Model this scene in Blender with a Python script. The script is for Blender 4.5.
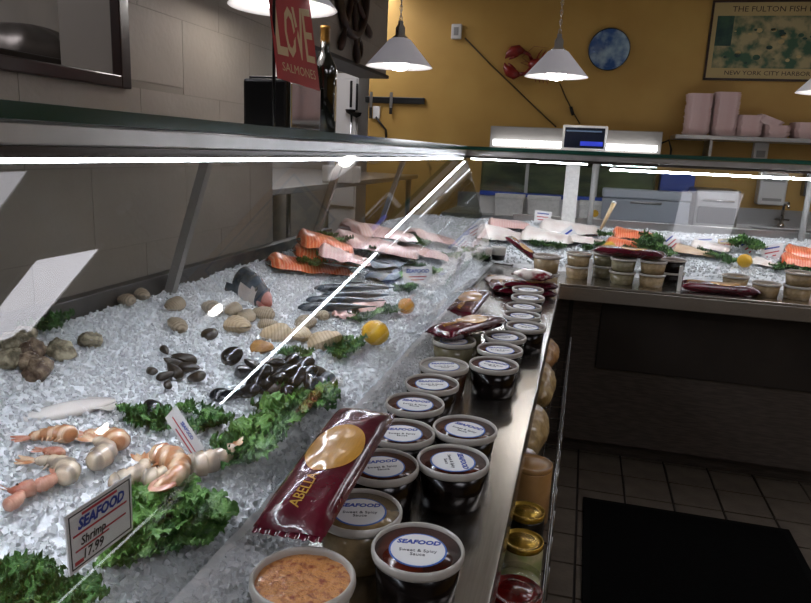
import bpy, bmesh, math, random
from mathutils import Vector, Matrix, Euler, noise
random.seed(7)
for _o in list(bpy.data.objects): bpy.data.objects.remove(_o)
S = bpy.context.scene
COL = S.collection
PI = math.pi
# ------------------------------------------------------------------ camera
EZ = 1.465                                   # eye height; ledge of the counter then stands 0.90 m high
F = 683.26; CX, CY = 405.5, 301.5
RX = Vector((0.96649818, 0.09628418, -0.23792986))
RY = Vector((0.25289977, -0.19885544, 0.9468359))
RZ = Vector((0.04385167, -0.97528758, -0.21654367))
EYE = Vector((0, 0, EZ))
cam = bpy.data.cameras.new('camera'); camo = bpy.data.objects.new('camera', cam); COL.objects.link(camo)
cam.sensor_width = 36; cam.lens = F / 811 * 36; cam.clip_start = 0.02
M = Matrix(((RX[0], -RX[1], -RX[2], 0), (RY[0], -RY[1], -RY[2], 0), (RZ[0], -RZ[1], -RZ[2], EZ), (0, 0, 0, 1)))
camo.matrix_world = M
S.camera = camo
# ------------------------------------------------------------------ world, exposure
W = bpy.data.worlds.new('world'); S.world = W; W.use_nodes = True
W.node_tree.nodes['Background'].inputs[0].default_value = (0.02, 0.02, 0.02, 1)
S.view_settings.view_transform = 'Standard'; S.view_settings.look = 'None'
S.view_settings.gamma = 1; S.view_settings.use_curve_mapping = False
S.view_settings.exposure = 0.15
LED_E = 40.0          # case LED tubes
PANEL_E = 6.0         # ceiling troffers
BULB_E = 24.0         # pendant bulbs
TANK_E = 4.0          # fluorescent hood on the tank

# ------------------------------------------------------------------ helpers
def ray(u, v):
    c = Vector((u - CX, v - CY, F)); return Vector((RX.dot(c), RY.dot(c), RZ.dot(c)))
def onz(u, v, z): r = ray(u, v); return EYE + r * (z / r.z)          # z relative to the eye
def onx(u, v, x): r = ray(u, v); return EYE + r * (x / r.x)
def ony(u, v, y): r = ray(u, v); return EYE + r * (y / r.y)
def onplane(u, v, p, n): r = ray(u, v); return EYE + r * ((Vector(p) - EYE).dot(n) / r.dot(n))

def lin(c):
    if isinstance(c, str):
        c = [int(c[i:i + 2], 16) / 255 for i in (0, 2, 4)]
    return tuple(x / 12.92 if x <= .04045 else ((x + .055) / 1.055) ** 2.4 for x in c) + (1,)
MATS = {}
def mat(name, col, rough=.5, metal=0., col2=None, nscale=20., nd=3., bump=0., bscale=None, trans=0., ior=1.45,
        coat=0., emit=0., emitcol=None, thr=(.35, .65), tex='noise', sss=0., spec=.5, stretch=None):
    m = bpy.data.materials.new(name); m.use_nodes = True; nt = m.node_tree; b = nt.nodes['Principled BSDF']
    b.inputs['Base Color'].default_value = lin(col); b.inputs['Roughness'].default_value = rough
    b.inputs['Metallic'].default_value = metal; b.inputs['IOR'].default_value = ior
    b.inputs['Transmission Weight'].default_value = trans; b.inputs['Coat Weight'].default_value = coat
    b.inputs['Coat Roughness'].default_value = .08
    b.inputs['Specular IOR Level'].default_value = spec
    if sss: b.inputs['Subsurface Weight'].default_value = sss; b.inputs['Subsurface Radius'].default_value = (.02, .01, .006)
    if emit:
        b.inputs['Emission Color'].default_value = lin(emitcol or col); b.inputs['Emission Strength'].default_value = emit
    if col2 or bump:
        tc = nt.nodes.new('ShaderNodeTexCoord'); vec = tc.outputs['Object']
        if stretch:
            mp = nt.nodes.new('ShaderNodeMapping'); mp.inputs['Scale'].default_value = stretch
            nt.links.new(vec, mp.inputs[0]); vec = mp.outputs[0]
        def tx(kind, sc):
            if kind == 'wave':
                n = nt.nodes.new('ShaderNodeTexWave'); n.inputs['Scale'].default_value = sc
                n.inputs['Distortion'].default_value = 3.; n.inputs['Detail'].default_value = 2.; nt.links.new(vec, n.inputs[0]); return n.outputs['Fac']
            if kind == 'voronoi':
                n = nt.nodes.new('ShaderNodeTexVoronoi'); n.inputs['Scale'].default_value = sc; nt.links.new(vec, n.inputs['Vector']); return n.outputs['Distance']
            n = nt.nodes.new('ShaderNodeTexNoise'); n.inputs['Scale'].default_value = sc; n.inputs['Detail'].default_value = nd
            nt.links.new(vec, n.inputs['Vector']); return n.outputs['Fac']
        if col2:
            f = tx(tex, nscale); rp = nt.nodes.new('ShaderNodeValToRGB'); nt.links.new(f, rp.inputs[0])
            rp.color_ramp.elements[0].position = thr[0]; rp.color_ramp.elements[0].color = lin(col)
            rp.color_ramp.elements[1].position = thr[1]; rp.color_ramp.elements[1].color = lin(col2)
            nt.links.new(rp.outputs[0], b.inputs['Base Color'])
        if bump:
            f = tx('noise', bscale or nscale); bp = nt.nodes.new('ShaderNodeBump'); bp.inputs['Strength'].default_value = bump
            bp.inputs['Distance'].default_value = .01
            nt.links.new(f, bp.inputs['Height']); nt.links.new(bp.outputs[0], b.inputs['Normal'])
    MATS[name] = m; return m
def glassmat(name, tint, f0=.04, k=.9, rough=0.):
    m = bpy.data.materials.new(name); m.use_nodes = True; nt = m.node_tree; nt.nodes.clear()
    o = nt.nodes.new('ShaderNodeOutputMaterial'); mx = nt.nodes.new('ShaderNodeMixShader')
    t = nt.nodes.new('ShaderNodeBsdfTransparent'); t.inputs[0].default_value = lin(tint)
    g = nt.nodes.new('ShaderNodeBsdfGlossy'); g.inputs['Roughness'].default_value = rough
    lw = nt.nodes.new('ShaderNodeLayerWeight'); lw.inputs[0].default_value = .5
    p = nt.nodes.new('ShaderNodeMath'); p.operation = 'POWER'; p.inputs[1].default_value = 5
    q = nt.nodes.new('ShaderNodeMath'); q.operation = 'MULTIPLY_ADD'; q.inputs[1].default_value = k; q.inputs[2].default_value = f0
    nt.links.new(lw.outputs['Facing'], p.inputs[0]); nt.links.new(p.outputs[0], q.inputs[0]); nt.links.new(q.outputs[0], mx.inputs[0])
    nt.links.new(t.outputs[0], mx.inputs[1]); nt.links.new(g.outputs[0], mx.inputs[2]); nt.links.new(mx.outputs[0], o.inputs[0])
    MATS[name] = m; return m

class MB:
    def __init__(s): s.v = []; s.f = []; s.m = []; s.s = []
    def add(s, vs, fs, mi=0, smooth=False, tf=None):
        o = len(s.v)
        for p in vs:
            p = Vector(p); s.v.append(tf @ p if tf is not None else p)
        for i, f in enumerate(fs):
            s.f.append([o + k for k in f]); s.m.append(mi[i] if isinstance(mi, list) else mi); s.s.append(smooth)
        return s
    def box(s, a, b, mi=0, tf=None):
        x0, y0, z0 = a; x1, y1, z1 = b
        vs = [(x0,y0,z0),(x1,y0,z0),(x1,y1,z0),(x0,y1,z0),(x0,y0,z1),(x1,y0,z1),(x1,y1,z1),(x0,y1,z1)]
        return s.add(vs, [(0,3,2,1),(4,5,6,7),(0,1,5,4),(1,2,6,5),(2,3,7,6),(3,0,4,7)], mi, False, tf)
    def lathe(s, prof, n=24, mi=0, tf=None, smooth=True, cap=True):
        vs = []; fs = []; k = len(prof)
        for i in range(n):
            a = 2 * PI * i / n
            for r, z in prof: vs.append((r * math.cos(a), r * math.sin(a), z))
        for i in range(n):
            j = (i + 1) % n
            for q in range(k - 1): fs.append((i*k+q, j*k+q, j*k+q+1, i*k+q+1))
        if cap:
            fs.append(tuple(i*k for i in reversed(range(n)))); fs.append(tuple(i*k+k-1 for i in range(n)))
        return s.add(vs, fs, mi, smooth, tf)
    def tube(s, pts, r, n=8, mi=0, tf=None, smooth=True):
        pts = [Vector(p) for p in pts]; vs = []; fs = []
        up = None
        for i, p in enumerate(pts):
            d = (pts[min(i+1, len(pts)-1)] - pts[max(i-1, 0)])
            d.normalize()
            if up is None:
                up = Vector((0,0,1)) if abs(d.z) < .9 else Vector((1,0,0))
            a = d.cross(up).normalized(); b = a.cross(d).normalized(); up = b
            rr = r[i] if isinstance(r, (list, tuple)) else r
            for q in range(n):
                t = 2*PI*q/n; vs.append(p + (a*math.cos(t) + b*math.sin(t))*rr)
        for i in range(len(pts)-1):
            for q in range(n):
                w = (q+1) % n; fs.append((i*n+q, i*n+w, (i+1)*n+w, (i+1)*n+q))
        fs.append(tuple(reversed(range(n)))); fs.append(tuple(range((len(pts)-1)*n, len(pts)*n)))
        return s.add(vs, fs, mi, smooth, tf)
    def grid(s, fn, nu, nv, mi=0, closeu=False, smooth=True, tf=None):
        vs = [fn(i/(nu if closeu else nu-1), j/(nv-1)) for i in range(nu) for j in range(nv)]; fs = []
        for i in range(nu if closeu else nu-1):
            k = (i+1) % nu
            for j in range(nv-1): fs.append((i*nv+j, k*nv+j, k*nv+j+1, i*nv+j+1))
        return s.add(vs, fs, mi, smooth, tf)
    def mesh(s, name, mats):
        me = bpy.data.meshes.new(name); me.from_pydata([tuple(p) for p in s.v], [], s.f); me.update()
        for mm in (mats if isinstance(mats, (list, tuple)) else [mats]): me.materials.append(MATS[mm] if isinstance(mm, str) else mm)
        me.polygons.foreach_set('material_index', s.m); me.polygons.foreach_set('use_smooth', s.s)
        bm = bmesh.new(); bm.from_mesh(me); bmesh.ops.recalc_face_normals(bm, faces=bm.faces[:]); bm.to_mesh(me); bm.free()
        return me
    def build(s, name, mats, parent=None, bevel=0., loc=None):
        return link(name, s.mesh(name, mats), parent, bevel, loc)
def link(name, me, parent=None, bevel=0., loc=None):
    o = bpy.data.objects.new(name, me); COL.objects.link(o)
    if parent: o.parent = parent
    if loc is not None: o.location = loc
    if bevel:
        b = o.modifiers.new('bevel', 'BEVEL'); b.width = bevel; b.segments = 2; b.limit_method = 'ANGLE'
    return o
def tag(o, label, cat, group=None):
    o['label'] = label; o['category'] = cat
    if group: o['group'] = group
    return o
def struct(o): o['kind'] = 'structure'; return o
def thing(name, label, cat, loc=(0,0,0), rz=0, group=None, rot=None):
    o = bpy.data.objects.new(name, None); COL.objects.link(o); o.empty_display_size = .05
    o.location = loc; o.rotation_euler = rot if rot else (0, 0, rz); return tag(o, label, cat, group)
def dup(root, loc, rot=None, label=None, scale=None, group=None):
    r = root.copy(); COL.objects.link(r); r.location = loc
    if rot is not None: r.rotation_euler = rot
    if scale is not None: r.scale = (scale,)*3 if not isinstance(scale, (tuple, list)) else scale
    if label: r['label'] = label
    if group: r['group'] = group
    for ch in list(root.children):
        c = ch.copy(); COL.objects.link(c); c.parent = r
        for g in list(ch.children):
            d = g.copy(); COL.objects.link(d); d.parent = c
    return r
def textmesh(body, size, material, extrude=.0004, align='CENTER', shear=0., bold=0.):
    cu = bpy.data.curves.new('t', 'FONT'); cu.body = body; cu.size = size; cu.extrude = extrude; cu.align_x = align; cu.align_y = 'CENTER'
    cu.shear = shear; cu.resolution_u = 2; cu.offset = bold
    to = bpy.data.objects.new('t', cu); COL.objects.link(to)
    bpy.context.view_layer.update()
    me = bpy.data.meshes.new_from_object(to.evaluated_get(bpy.context.evaluated_depsgraph_get()))
    bpy.data.objects.remove(to); bpy.data.curves.remove(cu)
    me.materials.clear(); me.materials.append(MATS[material]); me.name = 'lettering'
    return me
def T(x=0, y=0, z=0, rx=0, ry=0, rz=0):
    return Matrix.Translation((x, y, z)) @ Euler((rx, ry, rz)).to_matrix().to_4x4()
def frame(o, ax, ay, az):                                # matrix from origin and three axes
    return Matrix(((ax.x, ay.x, az.x, o.x), (ax.y, ay.y, az.y, o.y), (ax.z, ay.z, az.z, o.z), (0,0,0,1)))
def jit(a): return random.uniform(-a, a)

# ------------------------------------------------------------------ materials
mat('block', '938b81', .6, col2='898178', nscale=5, bump=.15, bscale=60)
mat('mortar', '7e776e', .8)
mat('yellow_paint', 'c09a50', .55, col2='b68f47', nscale=2.5, bump=.05, bscale=80)
mat('ceiling_white', 'c9c5bc', .8, col2='bdb8ae', nscale=8)
mat('grey_paint', 'b9b3aa', .7, col2='aea89f', nscale=4)
mat('floor_tile', '5f564b', .45, col2='50483e', nscale=9, bump=.12, bscale=60)
mat('grout', '1d1917', .9, col2='2a2420', nscale=40)
mat('rubber', '030303', .9, spec=.08, col2='060606', nscale=90, bump=.3, bscale=200)
mat('rubber_edge', '050505', .8, spec=.1)
mat('steel', 'b4b3b1', .3, 1., col2='a3a2a0', nscale=6, stretch=(60, 3, 60), bump=.02, bscale=40)
mat('steel_ledge', 'd0cbc3', .24, 1., col2='c2bdb6', nscale=5, stretch=(60, 2, 60), bump=.03, bscale=30)
mat('dome_steel', '55504c', .3, .8)
mat('post_grey', '8f8b87', .5)
mat('steel_grey', '6a6866', .4, .8, col2='5c5a58', nscale=6)
mat('steel_dark', '5c534c', .42, .35, col2='4b443e', nscale=4, stretch=(4, 4, 40))
mat('steel_dark2', '39332e', .4, .3, col2='302b27', nscale=4)
mat('aluminium', 'b9b7b4', .35, 1., col2='a9a7a4', nscale=8)
mat('chrome', 'dddddd', .06, 1.)
mat('chrome_dim', '4a4541', .28, 1.)
mat('wire', '8a8a8a', .25, 1.)
mat('black_plastic', '0d0d0e', .3, coat=.3)
mat('black_wood', '1c1512', .5, col2='110d0b', nscale=15, stretch=(1, 20, 1))
mat('brown_wood', '3b2216', .4, col2='25150d', nscale=18)
mat('dark_frame', '2a1814', .35, col2='1c100d', nscale=14, coat=.3)
mat('white_plastic', 'dcdad6', .4)
mat('reflection_grey', 'a4abb3', .4)
mat('hood_grey', '9a968f', .5)
mat('grey_plastic', '9b9a97', .45)
mat('white_foam', 'e2e0db', .8, col2='d4d2cd', nscale=60)
mat('pink_foam', 'f0d9d4', .75, col2='e8cdc7', nscale=30)
mat('blue_plastic', '2247a8', .4)
mat('navy', '10182c', .25, coat=.5)
mat('screen_blue', '2c3bb0', .3, emit=.35, emitcol='3140c8')
mat('screen_grey', '5a6c86', .3, emit=.1)
mat('led', 'ffffff', .5, emit=LED_E*1.6, emitcol='eef3ff')
mat('led_angled', 'ffffff', .5, emit=LED_E*3.2, emitcol='eef3ff')
mat('tube_light', 'ffffff', .5, emit=TANK_E, emitcol='f6f8ff')
mat('panel_light', 'ffffff', .6, emit=PANEL_E, emitcol='f8f6ff')
mat('panel_dim', 'ffffff', .6, emit=PANEL_E*.5, emitcol='f8f6ff')
mat('bulb', 'ffffff', .5, emit=BULB_E, emitcol='fffaf4')
mat('opal', 'e9e7e6', .35, col2='dedcdb', nscale=5, trans=0., emit=.12, emitcol='f3efff')
mat('glass_edge', '0e3a30', .15, coat=.6)
mat('ice', 'f8fafc', .18, trans=.22, ior=1.31)
mat('ice_bed', 'f8f9fb', .3, col2='ecf0f3', nscale=60, bump=.9, bscale=55)
mat('tub_plastic', 'b3ada5', .28, coat=.4)
mat('sauce_dark', '25100a', .16, col2='5a1d0c', nscale=25, coat=.35)
mat('sauce_brown', '5c2f18', .18, col2='331810', nscale=30, coat=.35)
mat('sauce_tan', '8b7550', .25, col2='6f5b3b', nscale=70, coat=.8)
mat('sauce_olive', '6f6a4a', .25, col2='58523a', nscale=70, coat=.8)
mat('cup_dark', '0d0706', .2, coat=.15, spec=.3)
mat('cup_brown', '3a2216', .15, coat=.8)
mat('cup_tan', '9c8662', .25, col2='83704f', nscale=60, coat=.6)
mat('cup_olive', '7d7659', .25, col2='696148', nscale=60, coat=.6)
mat('dip_orange', 'c98a4f', .4, col2='8c3c1e', nscale=120, nd=5, thr=(.5, .7), coat=.4, bump=.5, bscale=110)
mat('paper', 'dfdedd', .55)
mat('paper_blue', '2f5fae', .5)
mat('ink_blue', '26409a', .6)
mat('ink_black', '23232a', .6)
mat('ink_red', 'b3323f', .6)
mat('maroon_film', '5e0f22', .22, col2='47081a', nscale=9, coat=1., bump=.35, bscale=28)
mat('gold_print', 'c8933a', .35, col2='b27d2b', nscale=60, stretch=(1, 30, 1), coat=.8)
mat('gold_text', 'c89a35', .4)
mat('kale', '3f6f2c', .45, col2='2a521e', nscale=25, bump=.5, bscale=120)
mat('kale_light', '6f9a4b', .42, col2='4f7c36', nscale=25, bump=.5, bscale=120)
mat('kale_stem', '8fa55c', .5)
mat('lemon', 'e0b01a', .4, col2='d5a012', nscale=30, bump=.25, bscale=120, coat=.2)
mat('shell_orange', 'b98a50', .45, col2='8f6233', nscale=30)
mat('lemon_orange', 'd89a2a', .4, col2='c9861e', nscale=30, bump=.25, bscale=120, coat=.2)
mat('salmon', 'e2683a', .28, col2='eea27c', nscale=26, tex='wave', thr=(.6, .95), coat=.4)
mat('pink_fillet', 'ddb0a8', .28, col2='e3c2ba', nscale=22, tex='wave', thr=(.3, .8), coat=.4)
mat('white_fillet', 'eee6de', .3, col2='e3d3ca', nscale=18, coat=.4)
mat('tan_fillet', 'dcc0a0', .3, col2='cfae8e', nscale=18, coat=.4)
mat('squid', 'e6e0da', .22, col2='dcd3ca', nscale=12, coat=.6)
mat('shrimp_peach', 'b98058', .22, col2='dfbd9c', nscale=20, tex='wave', thr=(.3, .8), coat=.8, sss=.15)
mat('shrimp_pale', 'd3bfa6', .22, col2='9d8f80', nscale=14, tex='wave', thr=(.35, .9), coat=.8, sss=.15)
mat('shrimp_red', 'a85a42', .28, col2='d0a088', nscale=40, coat=.6)
mat('mussel', '0e1014', .2, col2='1e2126', nscale=20, coat=.6)
mat('mussel_grey', '474c54', .3, col2='2d3138', nscale=20, coat=.4)
mat('mussel_brown', '2b231b', .35, col2='17130f', nscale=30, coat=.3)
mat('clam', 'aa9b84', .45, col2='8a7b66', nscale=55, tex='wave', bump=.3, bscale=60)
mat('clam_pale', 'c6b090', .4, col2='ab9576', nscale=50, tex='wave', thr=(.4, .95), bump=.2, bscale=60)
mat('oyster', '5f5741', .6, col2='b9ae93', nscale=42, nd=6, thr=(.42, .62), bump=.9, bscale=50)
mat('oyster_brown', '5a4637', .55, col2='a8957c', nscale=45, nd=6, thr=(.42, .66), bump=.9, bscale=50)
mat('skin_dark', '2b2f36', .22, col2='5b636d', nscale=16, coat=.6)
mat('skin_silver', '9ba3ab', .2, col2='6c747d', nscale=22, coat=.6)
mat('flesh_red', '9b4a44', .3, col2='c78a80', nscale=40, coat=.4)
mat('eye_black', '060606', .1, coat=1.)
mat('bottle_glass', '0b0d07', .08, coat=1.)
mat('foil', '7d5a26', .35, .6)
mat('poster_art', '3f6148', .6, col2='b3a377', nscale=10, nd=10, thr=(.42, .6))
mat('poster_dark', '213c3a', .6, col2='3d5d46', nscale=14)
mat('poster_paper', 'bfa873', .6)
mat('plate_art', '274f86', .25, col2='9db6c4', nscale=9, nd=6, thr=(.42, .62), coat=.6)
mat('lobster_red', '8e1a12', .4, col2='6c120d', nscale=20, coat=.3)
mat('love_red', 'b32224', .4, col2='a31d20', nscale=10)
mat('love_cream', 'cdb58c', .5)
mat('tank_water', '9a8f5e', .4, col2='4a4532', nscale=4, stretch=(1, 1, 3))
mat('bread', 'b98c54', .55, col2='8a5f31', nscale=28, coat=.5, bump=.4, bscale=40)
mat('bread_pale', 'c5a974', .5, col2='8f7440', nscale=34, coat=.6, bump=.4, bscale=40)
mat('mixed_snack', '6e4430', .4, col2='a08a70', nscale=35, coat=.7, bump=.4, bscale=40)
mat('jar_tan', 'b98f5a', .3, col2='a67c49', nscale=20, coat=.5)
mat('gold_lid', 'b8973f', .25, .8)
mat('red_jar', '7c1512', .2, col2='4d0b0a', nscale=30, coat=.8)
mat('green_jar', '8a9a58', .3, col2='c3b48a', nscale=30, coat=.5)
mat('cord', '4a3a22', .6)
mat('cord_black', '15120f', .6)
glassmat('glass', 'fafbfb', .045, .9)
glassmat('glass_tank', 'dfeae6', .05, .8)
glassmat('acrylic', 'f4f4f4', .05, .8)

# ------------------------------------------------------------------ dimensions (relative to the eye where marked r)
XL = -.067           # ledge front edge, left case
YL = 3.16            # ledge front edge, back case
LZ = EZ - .565       # ledge top
XG, YG = -.42, 3.54  # foot of the tilted front glass
XH, YH = -.65, 3.80  # header rails
HZ0, HZ1 = EZ - .035, EZ + .036
XW = -1.13           # left wall face
YB = 5.6             # yellow back wall
Y0 = -.5             # case starts behind the camera
XE = 2.3             # back case ends to the right of the frame
DOORY, DOORZ = 2.38, EZ + .40
def ice_r(x, y):                                 # ice height relative to the eye
    def prof(d):                                 # d: distance behind the foot of the glass
        if d < .07: return -.556 + (.04) * max(d, 0) / .07
        return -.516 + .116 * min(1, (d - .07) / .6)
    d1 = XG - x; d2 = y - YG
    return prof(max(d1, d2)) + .010 * noise.noise(Vector((x * 5, y * 5, 0)))
def ice_pt(u, v, lift=0.):
    z = -.45
    for _ in range(25):
        p = onz(u, v, z); z = .5 * z + .5 * (ice_r(p.x, p.y) + lift)
    return p

# ------------------------------------------------------------------ setting: floor, walls, ceiling
fl = MB(); fl.box((-2.6, -2.6, -.06), (4.2, 7.4, -.008)); flo = struct(fl.build('floor', 'grout'))
TS = .205
tb = MB(); tb.box((-TS/2 + .005, -TS/2 + .005, -.012), (TS/2 - .005, TS/2 - .005, 0)); tme = tb.mesh('tile', 'floor_tile')
far = MB(); n = 0
gx0, gy0 = .098, 3.172
for i in range(-13, 20):
    for j in range(-28, 20):
        x, y = gx0 + (i + .5) * TS, gy0 + (j + .5) * TS
        if -.35 < x < 2.0 and 1.2 < y < 3.75:
            o = link('tile', tme, flo, .0, (x, y, jit(.0008))); o.rotation_euler = (jit(.004), jit(.004), 0)
        elif -2.5 < x < 4.1 and -2.5 < y < 7.2:
            far.box((x - TS/2 + .005, y - TS/2 + .005, -.012), (x + TS/2 - .005, y + TS/2 - .005, 0))
o = far.build('tile_field', 'floor_tile', flo); o['kind'] = 'stuff'

CZ = EZ + 1.2
c = MB(); c.box((-2.6, -2.6, CZ), (4.2, 7.4, CZ + .1)); ceil = struct(c.build('ceiling', 'ceiling_white'))
# ceiling light panels reflected in the case glass, then unseen ones added for fill
for (x0, x1, y0, y1, lab) in ((1.43, 2.28, 3.17, 3.70, 'long white ceiling light panel above the right end of the back case'),
                              (.70, 1.12, 2.11, 2.62, 'square white ceiling light panel above the black floor mat'),
                              (.7, 1.9, -.9, -.3, 'long white ceiling light panel above the shop entrance side'),
                              (2.4, 3.0, .6, 1.8, 'long white ceiling light panel above the open right side of the shop')):
    t = thing('ceiling_light', lab, 'ceiling light', ((x0+x1)/2, (y0+y1)/2, CZ))
    w, h = (x1-x0)/2, (y1-y0)/2
    f = MB()
    f.box((-w-.03, -h-.03, -.02), (w+.03, -h, 0)); f.box((-w-.03, h, -.02), (w+.03, h+.03, 0)); f.box((-w-.03, -h, -.02), (-w, h, 0)); f.box((w, -h, -.02), (w+.03, h, 0))
    f.build('frame', 'white_plastic', t)
    d = MB(); d.box((-w, -h, -.012), (w, h, -.002)); d.build('diffuser', 'panel_dim' if lab[:6] == 'square' else 'panel_light', t)

# left wall of painted blocks, pass-through window top left, doorway beyond
WT = .16
PTY1, PTZ0 = 1.513, EZ + .142                    # pass-through: far jamb and sill
wl = MB()
JX = XW - .0015                                   # recessed joint plane
wl.box((JX - WT, -2.6, 0), (JX, DOORY, PTZ0)); wl.box((JX - WT, PTY1, PTZ0), (JX, DOORY, CZ))
wl.box((JX - WT, -2.6, EZ + .75), (JX, PTY1, CZ)); wl.box((JX - WT, -2.6, PTZ0), (JX, -.2, EZ + .75))
wl.box((JX - WT, DOORY, DOORZ), (JX, 3.82, CZ))
wlo = struct(wl.build('wall_left', 'mortar'))
BH, BW = .2, .4
def blockpiece(y0, y1, z0, z1):
    if y1 - y0 < .03 or z1 - z0 < .03: return
    g = .0010; b = MB(); b.box((JX - .0005, y0 + g, z0 + g), (XW, y1 - g, z1 - g)); b.build('block', 'block', wlo)
zb = EZ - .075 - 7 * BH
k = 0
while zb < CZ:
    yy = -1.0 + (BW / 2 if k % 2 else 0)
    while yy < 3.82:
        a0, a1, b0, b1 = yy, yy + BW, max(zb, 0), min(zb + BH, CZ)
        # cut by the openings
        if a0 < PTY1 and b1 > PTZ0 and b0 < EZ + .75 and a1 > -.2:
            if a1 > PTY1: blockpiece(PTY1, a1, max(b0, PTZ0), min(b1, EZ + .75))
            if b0 < PTZ0: blockpiece(a0, a1 if a1 < PTY1 else a1, b0, PTZ0)
            if b1 > EZ + .75: blockpiece(a0, a1, EZ + .75, b1)
        else:
            if a1 > DOORY and b0 < DOORZ:
                if a0 < DOORY: blockpiece(a0, DOORY, b0, min(b1, DOORZ))
                if b1 > DOORZ: blockpiece(a0, min(a1, 3.82), DOORZ, b1)
            else: blockpiece(a0, min(a1, 3.82), b0, b1)
        yy += BW
    zb += BH; k += 1
# dark trim under the door head
m = MB(); m.box((XW - WT, DOORY, DOORZ - .018), (XW + .012, 3.84, DOORZ)); struct(m.build('trim_1', 'black_wood', None, .003))
# pass-through window frame
m = MB(); m.box((XW - .012, PTY1 - .005, PTZ0 - .025), (XW + .016, PTY1 + .032, EZ + .78)); m.box((XW - .012, -.2, PTZ0 - .025), (XW + .016, PTY1 - .005, PTZ0 + .004))
w1 = struct(m.build('window_1', 'dark_frame', None, .003))
# kitchen behind the pass-through
m = MB(); m.box((-2.6, -2.6, 0), (-2.5, 7.4, CZ)); struct(m.build('wall_kitchen', 'grey_paint'))
m = MB(); m.box((-2.5, -2.6, 0), (4.2, -2.5, CZ)); struct(m.build('wall_front', 'grey_paint'))
m = MB(); m.box((4.1, -2.5, 0), (4.2, 7.4, CZ)); struct(m.build('wall_right', 'yellow_paint'))
m = MB(); m.box((-2.5, 7.3, 0), (4.1, 7.4, CZ)); struct(m.build('wall_far', 'grey_paint'))
BX0 = ony(369, 90, YB).x
m = MB(); m.box((BX0, YB, 0), (4.1, YB + .1, CZ)); struct(m.build('wall_back', 'yellow_paint'))

# ------------------------------------------------------------------ display case bodies
def prism(mb, pts_lo, pts_hi, mi=0):             # two polygons, same count
    n = len(pts_lo)
    mb.add(list(pts_lo) + list(pts_hi), [tuple(reversed(range(n))), tuple(range(n, 2*n))] + [(i, (i+1) % n, n+(i+1) % n, n+i) for i in range(n)], mi)
def slab(mb, poly, z0, z1, mi=0): prism(mb, [(x, y, z0) for x, y in poly], [(x, y, z1) for x, y in poly], mi)

c1 = thing('display_case', 'long stainless fish case with tilted glass running along the block wall', 'display case', (-.6, 1.2, 0))
def ch(mb, name, mats, par=c1, bevel=0.):
    o = mb.build(name, mats, par, bevel)
    o.location = -Vector(par.location); return o
m = MB(); slab(m, [(XG - .02, Y0), (XL, Y0), (XL, YL), (XG - .02, YG + .02)], LZ - .012, LZ)
m.box((XL - .012, Y0, LZ - .06), (XL, YL, LZ - .012)); ch(m, 'ledge', 'steel_ledge', c1, .003)
m = MB(); m.box((-1.10, Y0, .1), (-.22, 3.42, LZ - .02)); m.box((-1.05, Y0, 0), (-.27, 3.4, .1)); ch(m, 'body', 'steel_dark')
m = MB(); m.box((-1.118, Y0, LZ - .02), (-1.085, 2.9, EZ - .36)); ch(m, 'rear_upstand', 'steel_grey', c1, .003)
def pane(p, q, r, s, th):                        # quad -> thin slab with green edges
    p, q, r, s = map(Vector, (p, q, r, s)); nn = (q - p).cross(s - p).normalized() * th
    mb = MB(); vs = [p, q, r, s, p + nn, q + nn, r + nn, s + nn]
    mb.add(vs, [(0,3,2,1),(4,5,6,7),(0,1,5,4),(1,2,6,5),(2,3,7,6),(3,0,4,7)], [0, 0, 1, 1, 1, 1]); return mb
gz0, gz1 = LZ + .004, HZ0 + .01
# front glass of the left case: panes with hairline gaps
ys = [Y0, 1.35, 2.55]
ch(pane((XG, Y0, gz0), (XG, YG, gz0), (XH, YH, gz1), (XH, Y0, gz1), .005), 'front_glass', ['glass', 'glass'])
# header rail: aluminium box, chrome strip, LED tube
m = MB(); m.box((XH - .055, Y0, EZ - .015), (XH + .004, YH + .0, EZ + .013)); ch(m, 'header_rail', 'aluminium', c1, .003)
m = MB(); m.box((XH - .04, Y0, EZ - .029), (XH + .001, YH, EZ - .0155)); ch(m, 'chrome_strip', 'chrome_dim')
LT = T(XH - .012, 0, EZ - .0335, 0, -math.radians(25), 0)
m = MB(); m.box((-.004, Y0, -.001), (.004, YH - .03, .001), tf=LT); ch(m, 'led_tube', 'led_angled')
m = MB(); m.box((-.006, Y0, .0012), (.006, YH - .03, .0042), tf=LT); m.box((-.006, Y0, -.0014), (-.0043, YH - .03, .0012), tf=LT); ch(m, 'led_shield', 'steel_dark2')  # opaque backing and lip added to keep the tube's light off the wall
ch(pane((XH + .012, Y0, EZ + .015), (XH + .012, YH - .012, EZ + .015), (-1.0, YH - .012, EZ + .015), (-1.0, Y0, EZ + .015), .02), 'top_glass', ['glass', 'glass_edge'])
m = MB(); m.box((-1.0, Y0, EZ - .03), (-.94, YH + .3, EZ + .012)); ch(m, 'rear_rail', 'aluminium')
for y in (.35, 1.61, 2.62, 3.6):
    m = MB(); b = onz(166, 290, -.402)
    m.box((-.012, -.012, 0), (.012, .012, .40), tf=T(-1.075, y, EZ - .43, 0, math.atan2(.13, .39), 0)); ch(m, 'rear_post', 'post_grey')

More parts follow.
